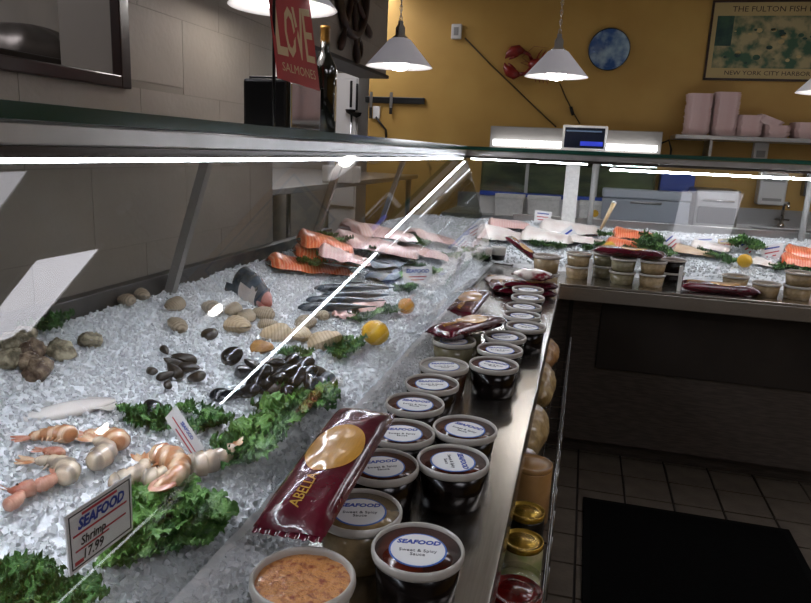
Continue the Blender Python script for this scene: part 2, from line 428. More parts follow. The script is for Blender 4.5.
c2 = thing('display_case', 'stainless fish case with tilted glass standing below the yellow wall', 'display case', (.8, 3.9, 0))
m = MB(); slab(m, [(XL, YL), (XE, YL), (XE, YG + .02), (XG - .02, YG + .02)], LZ - .012, LZ); m.box((XL - .012, YL, LZ - .075), (XE, YL + .012, LZ - .012)); ch(m, 'ledge', 'steel_ledge', c2, .003)
m = MB(); m.box((-.215, YL + .14, .1), (XE, 4.36, LZ - .02)); m.box((-.215, YL + .24, 0), (XE, 4.3, .1)); ch(m, 'body', 'steel_dark', c2)
m = MB(); m.box((.13, YL + .128, .48), (XE, YL + .14, .80)); ch(m, 'front_panel', 'steel_dark2', c2, .003)
m = MB(); m.box((-.02, YL + .125, .1), (.0, YL + .14, .86)); ch(m, 'trim_strip', 'steel_dark2', c2)
ch(pane((XG, YG, gz0), (XE, YG, gz0), (XE, YH, gz1), (XH, YH, gz1), .005), 'front_glass', ['glass', 'glass'], c2)
m = MB(); m.box((XH - .055, YH - .004, EZ - .015), (XE, YH + .055, EZ + .013)); ch(m, 'header_rail', 'aluminium', c2, .003)
m = MB(); m.box((XH, YH - .001, EZ - .029), (XE, YH + .04, EZ - .0155)); ch(m, 'chrome_strip', 'chrome_dim', c2)
m = MB(); m.box((XH + .03, YH + .004, EZ - .0355), (-.0, YH + .014, EZ - .0295)); ch(m, 'led_strip', 'led', c2)
m = MB(); m.lathe([(.0052, 0), (.0052, 1.5)], 10, tf=T(.12, YH + .03, EZ - .055, 0, PI/2, 0)); ch(m, 'led_tube', 'led', c2)
m = MB()
for x in (.14, .86, 1.58): m.box((x - .01, YH + .022, EZ - .045), (x + .01, YH + .038, EZ - .028))
ch(m, 'tube_clip', 'white_plastic', c2)
ch(pane((-1.0, YH - .012, EZ + .015), (XE, YH - .012, EZ + .015), (XE, 4.3, EZ + .015), (-1.0, 4.3, EZ + .015), .02), 'top_glass', ['glass', 'glass_edge'], c2)
m = MB(); m.box((-1.0, 4.26, EZ - .03), (XE, 4.31, EZ + .012)); ch(m, 'rear_rail', 'aluminium', c2)
xa = ony(564, 190, 4.24).x; xb = ony(578, 190, 4.24).x
m = MB(); m.box((xa, 4.22, EZ - .45), (xb, 4.26, EZ - .03)); ch(m, 'white_upright', 'white_foam', c2, .003)
for u in (593, 810):
    p = ony(u, 190, 4.24); m = MB(); m.lathe([(.016, 0), (.016, .43)], 12, tf=T(p.x, 4.25, EZ - .46)); ch(m, 'rear_post', 'grey_plastic', c2)
for u in (590, 681):
    p = ony(u, 272, YL + .06); m = MB(); m.box((p.x - .008, YL + .055, LZ), (p.x + .008, YL + .065, LZ + .115)); ch(m, 'glass_bracket', 'white_plastic', c2, .002)
m = MB(); m.box((XG, 4.33, LZ - .02), (XE, 4.36, EZ - .36)); ch(m, 'rear_upstand', 'steel', c2, .003)

# ------------------------------------------------------------------ ice: bed and loose chunks
bed = MB(); NXI = 60; NYI = 190
def in_ice(x, y): return (-1.085 < x < XG - .008 and Y0 < y < 4.33) or (y > YG + .012 and y < 4.33 and -1.085 < x < XE)
def bedgrid(x0, x1, y0, y1, nx, ny):
    bed.grid(lambda a, b: (x0 + (x1-x0)*a, y0 + (y1-y0)*b, EZ + ice_r(x0 + (x1-x0)*a, y0 + (y1-y0)*b) - .006 + .005*noise.noise(Vector(((x0+(x1-x0)*a)*30, (y0+(y1-y0)*b)*30, 3)))), nx, ny)
bedgrid(-1.085, XG - .008, Y0, YG, 50, 260)
bedgrid(-1.085, XE, YG + .010, 4.33, 200, 50)
def spill(x): return LZ + .001 + .028*max(0, (-.345 - x)/.075)
bed.grid(lambda a, b: (XG - .007 + .079*a, Y0 + .3 + 2.75*b, spill(XG - .007 + .079*a) + .004*noise.noise(Vector((a*3, b*90, 5)))*(a < .99)), 9, 180)
bed.grid(lambda a, b: (XG + .1 + 2.2*b, YG - .006 - .04*a, LZ + .001 + .014*(1 - a) + .003*noise.noise(Vector((a*3, b*80, 6)))), 7, 120)
ib = bed.build('ice_bed', 'ice_bed'); ib['kind'] = 'stuff'; tag(ib, 'white bed of crushed ice filling both fish cases', 'ice')
chunks = MB()
CUBE = [(-1,-1,-1),(1,-1,-1),(1,1,-1),(-1,1,-1),(-1,-1,1),(1,-1,1),(1,1,1),(-1,1,1)]
CF = [(0,3,2,1),(4,5,6,7),(0,1,5,4),(1,2,6,5),(2,3,7,6),(3,0,4,7)]
def chunk(x, y, s):
    tf = T(x, y, EZ + ice_r(x, y) - .003 + random.uniform(-.004, .005), random.uniform(0, 6), random.uniform(0, 6), random.uniform(0, 6))
    sx, sy, sz = s*random.uniform(.6, 1.3), s*random.uniform(.6, 1.2), s*random.uniform(.4, .9)
    chunks.add([(a*sx*random.uniform(.5, 1), b*sy*random.uniform(.5, 1), c_*sz*random.uniform(.5, 1)) for a, b, c_ in CUBE], CF, 0, False, tf)
cnt = 0
while cnt < 30000:
    y = Y0 + .7 + (3.7 * random.random() ** 1.35); x = random.uniform(-1.08, XG - .014)
    if not in_ice(x, y): continue
    chunk(x, y, random.uniform(.0025, .0060)); cnt += 1
cnt = 0
while cnt < 7000:
    x = random.uniform(-1.0, 1.5); y = random.uniform(YG + .02, 4.3)
    if not in_ice(x, y): continue
    chunk(x, y, random.uniform(.004, .008)); cnt += 1
for _ in range(4500):
    a_ = random.random()**1.4; x = XG + .008 + .072*a_; y = Y0 + .75 + 2.4*random.random(); s_ = random.uniform(.002, .0055)
    tf = T(x, y, spill(x) + s_*.4, random.uniform(0, 6), random.uniform(0, 6), random.uniform(0, 6))
    chunks.add([(a*s_*random.uniform(.5, 1), b*s_*random.uniform(.5, 1), c_*s_*random.uniform(.4, .8)) for a, b, c_ in CUBE], CF, 0, False, tf)
io_ = chunks.build('ice_chunks', 'ice'); io_['kind'] = 'stuff'; tag(io_, 'loose clear ice chunks strewn over the ice bed', 'ice')
# ------------------------------------------------------------------ pendants
def make_pendant(label):
    t = thing('pendant_lamp', label, 'lamp', group='white cone pendants over the cases')
    s = MB()
    s.lathe([(.155, .0), (.150, .006), (.05, .118), (.036, .125), (.032, .12), (.046, .113), (.146, .002), (.155, 0)], 40, cap=False)
    s.build('lamp_shade', 'opal', t)
    b = MB(); b.lathe([(.001, -.018), (.03, -.013), (.046, .006), (.046, .022), (.03, .05), (.018, .08), (.001, .1)], 20, cap=False); b.build('bulb', 'bulb', t)
    h = MB(); h.lathe([(.036, .118), (.036, .128), (.022, .14), (.022, .17), (.012, .185), (.012, .2)], 20); hh = h.build('lamp_holder', 'chrome', t)
    c_ = MB()
    L = CZ - (EZ + .34) - .2
    nl = int(L / .022)
    for i in range(nl):
        z = .2 + i * .022
        for q in range(2):
            pass
        pts = [(.007*math.cos(a), 0, z + .011 + .014*math.sin(a)) for a in [2*PI*k_/8 for k_ in range(9)]]
        c_.tube(pts, .0018, 5, tf=Matrix.Rotation(PI/2*(i % 2), 4, 'Z'))
    c_.tube([(0, 0, .2), (0, 0, .2 + L)], .0022, 5)
    c_.build('chain', 'chrome', t)
    k_ = MB(); k_.lathe([(.05, .2 + L - .02), (.05, .2 + L)], 20); k_.build('ceiling_canopy', 'white_plastic', t)
    return t
lamp = make_pendant('white cone pendant hanging over the black napkin dispenser')
p = ony(283, 8, 1.93); lamp.location = (p.x, 1.93, p.z)
def lampat(u, v, y, lab): q = ony(u, v, y); dup(lamp, (q.x, y, EZ + .345 + (q.z - EZ - .345)), label=lab)
lampat(399, 67, 3.2, 'white cone pendant hanging in front of the wooden ship wheel wall')
lampat(556, 77, 3.6, 'white cone pendant hanging in front of the red lobster')
q = ony(797, 92, 3.6)
dup(lamp, (q.x + .15, 3.6, q.z), label='white cone pendant hanging by the market poster')
dup(lamp, (q.x + 1.38, 3.6, q.z), label='white cone pendant over the right end of the back case, beyond the poster')
# light bar added out of view to make a streak in the left glass
t = thing('added_light_bar', 'thin lit bar on posts, added out of view for the streak in the left glass', 'light', (2.75, 3.8, 0))
m = MB(); m.lathe([(.008, -1.1), (.008, 1.1)], 8, tf=T(0, 0, EZ - .285, 0, PI/2, 0)); m.build('light_tube', 'tube_light', t)
for sx in (-1.05, 1.05):
    m = MB(); m.lathe([(.012, LZ - .0), (.012, EZ - .275)], 10, tf=T(sx, .02, 0)); m.build('post', 'aluminium', t)
t2 = thing('side_counter', 'plain steel counter carrying the thin light bar', 'counter', (3.05, 4.0, 0))
m = MB(); m.box((-.7, -.4, .1), (.95, .5, LZ - .03)); m.build('body', 'steel_dark', t2); m = MB(); m.box((-.74, -.45, LZ - .03), (1.0, .55, LZ)); m.build('counter_top', 'steel', t2, .003)
t.location.x = 3.15
for o in t.children:
    if o.name.startswith('post'): pass

# ------------------------------------------------------------------ tubs on the ledge
RT = .0595
mat('lid_clear', 'b5ada3', .2, coat=.6)
LBL_SEA = textmesh('SEAFOOD', .0125, 'ink_blue', .0002, shear=.2, bold=.0005)
LBL_TXT = textmesh('Sweet & Spicy\nSauce', .0085, 'ink_black', .0002)
def tub_meshes(cup, sauce):
    H = .075; d = {}
    m = MB(); m.lathe([(.047, 0), (.0500, .002), (.0558, H - .010), (.0, H - .010)], 36, cap=True); d['cup'] = m.mesh('cup', cup)
    m = MB(); m.lathe([(.0555, H-.012), (.0585, H-.012), (RT, H-.008), (RT, H-.003), (.0580, H), (.0560, H), (.0550, H-.004), (.0550, H-.008)], 40, cap=False); d['rim'] = m.mesh('rim', 'tub_plastic')
    m = MB(); m.lathe([(.0552, H-.012), (.0552, H-.0055), (.0, H-.0055)], 36, cap=True); d['lid'] = m.mesh('lid', sauce)
    return d
mL = MB(); mL.lathe([(.0372, 0), (.0372, .0005)], 36, smooth=False); LB_RING = mL.mesh('label_ring', 'paper_blue')
mL = MB(); mL.lathe([(.0348, .0003), (.0348, .0008)], 36, smooth=False); LB_DISC = mL.mesh('label', 'paper')
def make_tub(name, d, label, group, lab=True):
    t = thing(name, label, 'tub', group=group)
    link('cup', d['cup'], t); link('rim', d['rim'], t); link('lid', d['lid'], t)
    if lab:
        L = link('paper_label', LB_DISC, t, loc=(0, 0, .0698)); link('label_border', LB_RING, L)
        link('brand_lettering', LBL_SEA, L, loc=(0, .016, .0009)); link('sauce_lettering', LBL_TXT, L, loc=(0, -.007, .0009))
    return t
TD = {'dark': tub_meshes('cup_dark', 'sauce_dark'), 'brown': tub_meshes('cup_dark', 'sauce_brown'), 'tan': tub_meshes('cup_tan', 'sauce_tan'), 'olive': tub_meshes('cup_olive', 'sauce_olive'), 'clear': tub_meshes('cup_brown', 'lid_clear')}
proto = {}
GT = 'round sauce tubs in rows on the steel ledge'
def put_tub(kind, x, y, z, label, rz=0., lab=True, group=GT):
    key = (kind, lab)
    if key not in proto:
        t = proto[key] = make_tub('sauce_tub', TD[kind], label, group, lab)
        t.location = (x, y, z); t.rotation_euler = (0, 0, rz); return t
    return dup(proto[key], (x, y, z), (0, 0, rz), label, group=group)
def tub_px(kind, u, v, label, rz=0., lab=True, dx=0.):
    p = onz(u, v, -.4925); return put_tub(kind, p.x + dx, p.y, LZ, label, rz, lab)
LD = 'round tub of dark sauce with white label in the row along the ledge edge'
LI = 'round tub of brown sauce with white label in the row beside the glass'
tub_px('dark', 418, 548, 'dark sauce tub with readable white label beside the orange dip tub', .18)
tub_px('dark', 453, 460, 'dark sauce tub next along the ledge edge behind the readable label tub', -1.2)
tub_px('brown', 465, 428, 'brown sauce tub touching a dark tub, third along the ledge edge', -.3)
tub_px('tan', 360, 510, 'tan dip tub half covered by the big maroon packet', .3)
tub_px('brown', 382, 465, 'brown sauce tub right beside the big maroon packet', .5)
for k_, (u, v) in zip(('third', 'fourth', 'fifth'), ((402, 432), (415, 403), (432, 383))): tub_px('brown', u, v, 'brown sauce tub, %s in the row beside the glass counted from the orange dip' % k_, jit(.8))
tub_px('clear', 444, 365, 'pale clear-lidded tub in the row beside the glass', .4)
tub_px('olive', 454, 340, 'olive dip tub carrying a maroon packet across its lid', .2)
LN = lambda k_: 'dark sauce tub, %s along the ledge edge counted from the orange dip' % k_
tub_px('dark', 494, 364, LN('fourth'), -.2); tub_px('brown', 500, 349, LN('fifth'), .3); tub_px('dark', 505, 336, LN('sixth'), .6)
for k_, (u, v) in zip(('seventh', 'eighth', 'ninth', 'tenth'), ((526, 326), (522, 315), (524, 306), (528, 297))): tub_px('dark', u, v, LN(k_), jit(.6))
p = onz(528, 289, -.4925); put_tub('dark', p.x, p.y, LZ, LN('eleventh'), .2)
put_tub('olive', -.30, 1.885, LZ, 'olive dip tub under the far end of the crosswise maroon packet', .2)
# orange dip, no label
t = thing('dip_tub', 'clear tub of speckled orange dip without a label', 'tub')
H = .078
m = MB(); m.lathe([(.046, 0), (.049, .002), (.0575, H-.012), (0, H-.012)], 40); m.build('cup', 'tub_plastic', t)
m = MB(); m.lathe([(.0575, H-.014), (.0605, H-.014), (.0620, H-.009), (.0615, H-.003), (.059, H), (.0565, H), (.0555, H-.006), (.0555, H-.010)], 44, cap=False); m.build('rim', 'tub_plastic', t)
m = MB(); m.grid(lambda a, b: (b*.0555*math.cos(2*PI*a), b*.0555*math.sin(2*PI*a), H-.009 + .0022*noise.noise(Vector((b*9*math.cos(2*PI*a), b*9*math.sin(2*PI*a), 1)))), 40, 12, closeu=True); m.build('dip', 'dip_orange', t)
p = onz(303, 575, -.487); t.location = (p.x, p.y, LZ)

# ------------------------------------------------------------------ maroon packets
def packet_h(x, y, L, Wd, Hh):
    return Hh * max(0., 1 - abs(2*x/L)**8)**.6 * max(0., 1 - abs(2*y/Wd)**4)**.45
def packet_meshes(L, Wd, Hh, seed):
    m = MB()
    def top(s):
        def fn(a, b):
            x = (a - .5)*L; y = (b - .5)*Wd
            w = .0035*noise.noise(Vector((x*22, y*26, seed))) * min(1, 4*min(b, 1-b) + .1)
            return (x, y, Hh*.5 + s*(packet_h(x, y, L, Wd, Hh*.5)) + (w if s > 0 else 0))
        return fn
    m.grid(top(1), 36, 16); m.grid(top(-1), 20, 10)
    for s in (-1, 1):
        m.grid(lambda a, b: (s*(L/2 - .006 + a*.014), (b - .5)*Wd*.96, Hh*.5 + .0012*math.sin(b*44) - s*0 - a*.003), 4, 40)
    d = {'wrapper': m.mesh('wrapper', 'maroon_film')}
    m = MB()
    def ov(a, b):
        x = b*.205*L*math.cos(2*PI*a) + .05*L; y = b*Wd*.41*math.sin(2*PI*a)
        w = .0035*noise.noise(Vector((x*22, y*26, seed))) * min(1, 4*min(y/Wd+.5, .5-y/Wd) + .1)
        return (x, y, Hh*.5 + packet_h(x, y, L, Wd, Hh*.5) + w + .0009)
    m.grid(ov, 36, 10, closeu=True); d['oval_window'] = m.mesh('oval_window', 'gold_print')
    tm = textmesh('ABELLA', Wd*.21, 'gold_text', .0002)
    for v in tm.vertices:
        x = -L*.30 - v.co.y*-1*0 - v.co.y; y = v.co.x
        x, y = -L*.30 + v.co.x, v.co.y + Wd*.02
        w = .0035*noise.noise(Vector((x*22, y*26, seed))) * min(1, 4*min(y/Wd+.5, .5-y/Wd) + .1)
        v.co = (x, y, Hh*.5 + packet_h(x, y, L, Wd, Hh*.5) + w + .0012 + v.co.z)
    d['lettering'] = tm
    return d
PM = packet_meshes(.33, .108, .045, 1.0)
def packet(loc, ax, tilt, label, scale=1., roll=0.):
    # ax: long axis heading in plan (rad); tilt: rise of the far end
    t = thing('cracker_packet', label, 'packet', loc, rot=Euler((roll, -tilt, ax), 'XYZ'), group='maroon packets with gold oval')
    for k_, me in PM.items(): link(k_, me, t)
    t.scale = (scale,)*3; return t
a = onz(301, 509, -.462); b = onz(362, 418, -.425)
d = (b - a); ctr = (a + b)/2
packet((ctr.x + .0, ctr.y, ctr.z - .028), math.atan2(d.y, d.x), math.atan2(d.z, Vector((d.x, d.y)).length), 'big maroon packet with gold oval lying over tubs beside the leafy greens', .92, roll=-.06)
a = onz(434, 326, -.445); b = onz(500, 309, -.445); d = b - a; ctr = (a + b)/2
packet((ctr.x, ctr.y, LZ + .0765), math.atan2(d.y, d.x), 0, 'maroon packet with gold oval laid crosswise over the olive tub', .82)
a = onz(458, 302, -.50); b = onz(480, 279, -.47); d = b - a; ctr = (a + b)/2
packet((ctr.x, ctr.y, LZ + .010), math.atan2(d.y, d.x), .10, 'maroon packet with gold oval leaning behind the crosswise packet', .95)
a = onz(486, 288, -.50); b = onz(497, 264, -.49); d = b - a; ctr = (a + b)/2
packet((ctr.x + .02, ctr.y + .1, LZ + .001), math.atan2(d.y, d.x) + .2, 0, 'maroon packet lying flat near the inner corner of the ledge', .9)
packet((-.19, 2.80, LZ + .001), .15, 0, 'maroon packet lying under the white-faced snack bag by the ledge corner', .72)
packet((-.18, 2.79, LZ + .034), .25, 0, 'upper maroon packet of the pair stacked by the ledge corner', .68)
# tan tub on top of the pair, two white cups at the corner
put_tub('tan', -.13, 2.98, LZ + .0001, 'tan dip tub behind the packets at the ledge corner', 0, False, 'tan tubs at the ledge corner')
put_tub('tan', -.13, 2.98, LZ + .0753, 'upper tan dip tub of the stack at the ledge corner', 0, False, 'tan tubs at the ledge corner')
for i, (u, v) in enumerate(((484, 257), (498, 256))):
    p = ice_pt(u, v + 3, .0); t = thing('small_cup', ('small white paper cup with black base by the corner glass', 'second small white cup with black base, beside the leaning packet')[i], 'cup', (p.x, p.y, p.z - .004))
    m = MB(); m.lathe([(.032, 0), (.036, .028)], 20); m.build('base', 'black_plastic', t); m = MB(); m.lathe([(.036, .028), (.04, .066), (.036, .068), (.001, .066)], 20); m.build('cup', 'white_foam', t)
mat('snack_film', 'd9cdc4', .25, col2='7a1626', nscale=16, thr=(.5, .62), coat=1., bump=.4, bscale=30)
for i, (u, v, sx, rz) in enumerate(((502, 277, .07, .4), (528, 281, .075, -.2))):
    p = onz(u, v, -.52); t = thing('snack_bag', ('white and red snack bag lying behind the maroon packets', 'white and red snack bag lying on the stacked maroon packets')[i], 'snack bag', (p.x, p.y, LZ + .001) if i == 0 else (-.17, 2.79, LZ + .066), rz)
    m = MB(); m.grid(lambda a, b: ((b - .5)*2*sx, .055*math.cos(2*PI*a)*math.sin(PI*(b*.9 + .05))**.35, .026 + .025*math.sin(2*PI*a)*math.sin(PI*(b*.9 + .05))**.6 + .004*noise.noise(Vector((a*5, b*7, i)))), 18, 18, closeu=True); m.build('bag', 'snack_film', t)
    for s_ in (-1, 1):
        m = MB(); m.box((s_*sx*1.02 - .006, -.04, .023), (s_*sx*1.02 + .006, .04, .026)); m.build('seal', 'maroon_film', t)
# packet leaning on the back case glass
a = ony(508, 234, 3.46); b = ony(537, 256, 3.40); d = b - a; ctr = (a + b)/2
packet((ctr.x, ctr.y, ctr.z - .03), math.atan2(d.y, d.x), math.atan2(d.z, Vector((d.x, d.y)).length), 'slanted maroon packet leaning at the corner between the two cases', .62)

# ------------------------------------------------------------------ stacked tubs on the back ledge
YS = 3.36
GB = 'stacked tan tubs on the back ledge'
def stack(u, kinds, lab, y=YS, lid=False):
    x = ony(u, 275, y).x
    for i, k_ in enumerate(kinds): put_tub(k_, x, y, LZ + i*.0602, lab[i] if isinstance(lab, (list, tuple)) else lab, jit(1), lid, GB).scale = (1.02, 1.02, .8)
stack(577, ('tan', 'tan'), ('lower tan tub of the stack left of the first white bracket', 'upper tan tub of the stack left of the first white bracket'))
stack(603, ('olive', 'olive'), ('lower olive tub of the stack right of the first white bracket', 'upper olive tub of the stack right of the first white bracket'), 3.44)
stack(622, ('olive', 'olive'), ('lower olive tub in the stack under the long maroon packet', 'upper olive tub directly under the long maroon packet'), 3.30)
stack(652, ('tan', 'tan'), ('lower tan tub beside the two black sauce tubs', 'upper tan tub beside the two black sauce tubs'), 3.30)
stack(671, ('dark', 'dark'), ('lower black sauce tub of the stack on the back ledge', 'upper black sauce tub of the stack on the back ledge'), 3.40)
for i, u in enumerate((736, 768, 800)):
    stack(u, ('tan',) if i < 2 else ('tan', 'tan'), (('tan tub behind the flat maroon packet on the back ledge',), ('tan tub right of the flat maroon packet on the back ledge',), ('lower tan tub of the rightmost stack on the back ledge', 'upper tan tub of the rightmost stack on the back ledge'))[i], 3.45 if i == 0 else 3.30)
a = ony(598, 252, 3.36); b = ony(661, 262, 3.30)
packet(((a.x+b.x)/2, 3.335, LZ + .122), math.atan2(b.y - a.y, b.x - a.x), 0, 'long maroon packet lying on top of the stacked tubs', .95)
a = ony(683, 285, 3.26); b = ony(757, 292, 3.26)
packet(((a.x+b.x)/2, 3.27, LZ + .001), 0, 0, 'flat maroon packet with gold oval lying on the back ledge', 1.0)

# ------------------------------------------------------------------ seafood builders
def valve(L, Wd, Hh, kind, seed, nr=9, na=28):
    m = MB()
    def fn(a, r):
        th = 2*PI*a
        if kind == 'mussel':
            u = (1 - math.cos(th))/2          # 0 hinge .. 1 wide end
            x = (u - .5)*L; yy = math.copysign(1, math.sin(th))*Wd/2*(math.sin(PI*min(1, u)**.62))**.8 if 0 < a < 1 else 0
            y = yy
        else:
            k_ = 1 + (.34*noise.noise(Vector((math.cos(th)*1.9, math.sin(th)*1.9, seed))) if kind == 'oyster' else .03*noise.noise(Vector((math.cos(th), math.sin(th), seed))))
            x = L/2*math.cos(th)*k_; y = Wd/2*math.sin(th)*k_*(1 - .12*math.cos(th))
        cx = -L*.22 * (1 - r)
        z = Hh*(1 - r**2.2)**.65
        rid = (.0016 if kind == 'clam' else .0022 if kind == 'oyster' else .0004)*math.sin(r*30)
        if kind == 'oyster': rid += .011*noise.noise(Vector((x*60, y*60, seed)))*r
        return (x*r + cx, y*r, z*1.0 + rid*(r < .99))
    m.grid(fn, na, nr, closeu=True); return m
VM = {}
def shell_proto(kind, material, L, Wd, Hh, seed, name, gap=.05):
    key = (kind, material, seed)
    if key not in VM: VM[key] = valve(L, Wd, Hh, kind, seed).mesh('valve', material)
    return VM[key]
def shell(name, kind, material, dims, loc, rot, label, cat, group, seed=1., sc=1.):
    me = shell_proto(kind, material, *dims, seed, name)
    t = thing(name, label, cat, loc, rot=Euler(rot), group=group); t.scale = (sc,)*3
    u_ = link('upper_shell', me, t); l_ = link('lower_shell', me, t); l_.scale = (1, 1, -.8); u_.rotation_euler = (0, -.04, 0)
    return t
CL = (.062, .052, .019); OY = (.066, .052, .022); MU = (.054, .030, .0125)
def sh_px(name, kind, material, dims, u, v, label, cat, group, sc=1., rz=None, tilt=.35, lift=.004, seed=None):
    p = ice_pt(u, v, lift)
    return shell(name, kind, material, dims, (p.x, p.y, p.z + .006*sc), (jit(tilt), jit(tilt), rz if rz is not None else random.uniform(0, 6)), label, cat, group, seed if seed is not None else random.choice((1., 2., 3.)), sc)
GC = 'clams spread over the ice'; LC = 'ridged grey-tan clam lying on the ice before the block wall'
for (u, v, s) in ((126, 302, .8), (141, 297, .9), (175, 307, .9), (212, 311, 1.05), (233, 312, .85), (177, 327, .9), (263, 316, 1.), (268, 327, .85), (246, 319, .9), (306, 325, 1.1), (322, 318, .8)):
    sh_px('clam', 'clam', 'clam', CL, u, v, LC, 'clam', GC, s*1.05)
for (u, v, s) in ((238, 329, 1.25), (276, 337, 1.25), (300, 338, 1.1)):
    sh_px('clam', 'clam', 'clam_pale', CL, u, v, 'large pale tan clam lying on the ice behind the mussels', 'clam', 'large pale clams', s*1.05)
sh_px('clam', 'clam', 'clam_pale', CL, 325, 345, 'very large cream clam standing on edge beside the parsley', 'clam', None, 1.5, .6, .9)
sh_px('clam', 'clam', 'mussel_brown', CL, 210, 336, 'small dark green clam alone on the ice', 'clam', None, .75)
sh_px('clam', 'clam', 'shell_orange', CL, 262, 350, 'orange shell lying at the edge of the mussel pile', 'clam', None, .9)
GO = 'oysters at the ice edge'
for (u, v, s, mt, lb) in ((12, 345, 1.2, 'oyster', 'rough green-grey oyster by the wall'), (35, 352, 1.1, 'oyster_brown', 'banded brown oyster by the wall'), (40, 372, 1.15, 'oyster_brown', 'banded brown oyster by the wall'), (25, 338, 1.1, 'oyster', 'rough green-grey oyster by the wall'), (62, 353, 1.1, 'oyster', 'rough green-grey oyster by the wall'), (90, 343, 1.05, 'oyster', 'rough green-grey oyster by the wall'), (6, 362, 1.1, 'oyster', 'rough green-grey oyster by the wall'), (28, 365, 1., 'oyster_brown', 'banded brown oyster by the wall')):
    sh_px('oyster', 'oyster', mt, OY, u, v, lb + ', on the ice near the small green leaves', 'oyster', GO if mt == 'oyster' else 'banded oysters', s*.78, tilt=.5, lift=.008)
GD = 'small brown mussels'
for (u, v, s) in ((184, 362, 1.05), (174, 366, .9), (151, 373, .7), (166, 378, .75), (174, 373, .9), (196, 380, .9), (189, 370, .9), (168, 386, .6), (165, 352, .6)):
    sh_px('mussel', 'mussel', 'mussel_brown', MU, u, v, 'small brown-black mussel in the loose group left of the mussel pile', 'mussel', GD, s, tilt=.6)
GM = 'black mussels in a pile'
for i, (u, v, s) in enumerate(((242, 375, 1.1), (247, 395, .95), (258, 380, 1.1), (268, 372, 1.1), (275, 385, 1.15), (284, 376, 1.1), (290, 388, 1.15), (300, 370, 1.2), (298, 380, 1.1), (272, 394, 1.1), (282, 398, 1.0), (310, 384, 1.0), (316, 374, 1.), (265, 388, 1.), (305, 376, 1.0), (255, 371, 1.), (288, 366, 1.0), (276, 366, .9))):
    sh_px('mussel', 'mussel', 'mussel' if i % 3 else 'mussel_brown', MU, u, v, 'glossy black mussel in the pile behind the leafy greens', 'mussel', GM, s*1.12, tilt=.8, lift=.006 + .010*(i % 3))
for (u, v, s) in ((322, 388, 1.), (330, 393, .9), (318, 396, 1.1), (326, 383, 1.1)):
    sh_px('mussel', 'mussel', 'mussel_grey', MU, u, v, 'grey mussel at the right end of the mussel pile', 'mussel', 'grey mussels', s*1.1)
sh_px('mussel', 'clam', 'mussel', CL, 232, 358, 'big round black mussel standing up apart from the pile', 'mussel', None, .8, .4, .3, .016).rotation_euler = (.9, -.5, .6)
sh_px('mussel', 'mussel', 'mussel', MU, 226, 399, 'open black mussel lying alone below the pile', 'mussel', None, 1.2, .5, .3)
sh_px('clam', 'clam', 'mussel', CL, 153, 409, 'round black shell behind the big prawns', 'clam', None, .62, 0, .1, .008)

# prawns
def prawn_mesh(sweep, R, rad, seed):
    m = MB(); N = 66
    def fn(a, b):
        t_ = b; ang = sweep*t_
        seg = (t_*6.5) % 1
        r = rad*(1 - .64*t_**1.5)*(.62 + .38*min(1, t_*5))*(1 + .22*(seg - .5))*min(1, t_*22)**.5*min(1, (1.001 - t_)*20)**.5
        c_ = Vector((R*math.sin(ang), R*(1 - math.cos(ang)), 0)); th = 2*PI*a
        nrm = Vector((-math.sin(ang), math.cos(ang), 0))
        return c_ - nrm*math.cos(th)*r*1.12 + Vector((0, 0, 1))*math.sin(th)*r
    m.grid(fn, 18, N, closeu=True); return m
def prawn(u, v, rz, sc, material, label, sweep=2.3, tilt=0., head=False, group=None):
    sweep *= 1.2; sc *= 1.05
    p = ice_pt(u, v, .006); R = .046; rad = .0145
    t = thing('prawn', label, 'prawn', (p.x, p.y, p.z + .010*sc), rot=Euler((tilt, 0, rz)), group=group); t.scale = (sc,)*3
    prawn_mesh(sweep, R, rad, 1).build('body', material, t)
    e = Vector((R*math.sin(sweep), R*(1 - math.cos(sweep)), 0)); d_ = Vector((math.cos(sweep), math.sin(sweep), 0)); s_ = Vector((-d_.y, d_.x, 0))
    for k_ in (-1.0, -.35, .35, 1.0):
        m = MB(); dr = (d_ + s_*k_*.55 + Vector((0, 0, .15*abs(k_)))).normalized(); sd = dr.cross(Vector((0, 0, 1))).normalized()
        m.grid(lambda a, b: e - d_*.004 + dr*(.026*a) + sd*((b - .5)*.012*math.sin(PI*min(1, a*.85 + .1))) + Vector((0, 0, .002*math.cos((b-.5)*3))), 7, 5); m.build('tail_fin', 'shrimp_red' if material != 'shrimp_pale' else 'shrimp_peach', t)
    for k_ in range(5):
        ang = sweep*(.12 + k_*.15); c_ = Vector((R*math.sin(ang), R*(1 - math.cos(ang)), 0)); nrm = Vector((-math.sin(ang), math.cos(ang), 0))
        m = MB(); m.tube([c_ + nrm*rad*.7, c_ + nrm*rad*1.5 + Vector((.003, 0, -.003))], [.0022, .0008], 5); m.build('leg', material, t)
    if head:
        m = MB(); m.tube([(0, 0, 0), (-.012, -.002, 0), (-.026, -.004, .002), (-.042, -.004, .006)], [.0155, .0165, .012, .002], 12); m.build('head', 'shrimp_red', t)
        m = MB(); m.lathe([(.0001, -.003), (.003, 0), (.0001, .003)], 8, tf=T(-.026, -.004, .014)); m.build('eye', 'eye_black', t)
        for k_ in (-1, 1):
            m = MB(); m.tube([(-.036, -.004, .004), (-.055, k_*.012, .018), (-.08, k_*.03, .012)], [.0012, .001, .0006], 5); m.build('antenna', 'shrimp_red', t)
    return t
prawn(74, 442, 2.9, 1.0, 'shrimp_peach', 'short peach prawn tail lying behind the pale prawns', 1.2)
prawn(150, 462, 3.35, 1.35, 'shrimp_peach', 'large peach prawn with raised tail next to the small tilted sign', -1.9)
prawn(120, 452, 2.2, 1.15, 'shrimp_peach', 'peach prawn tail curled against the large peach prawn', 1.3)
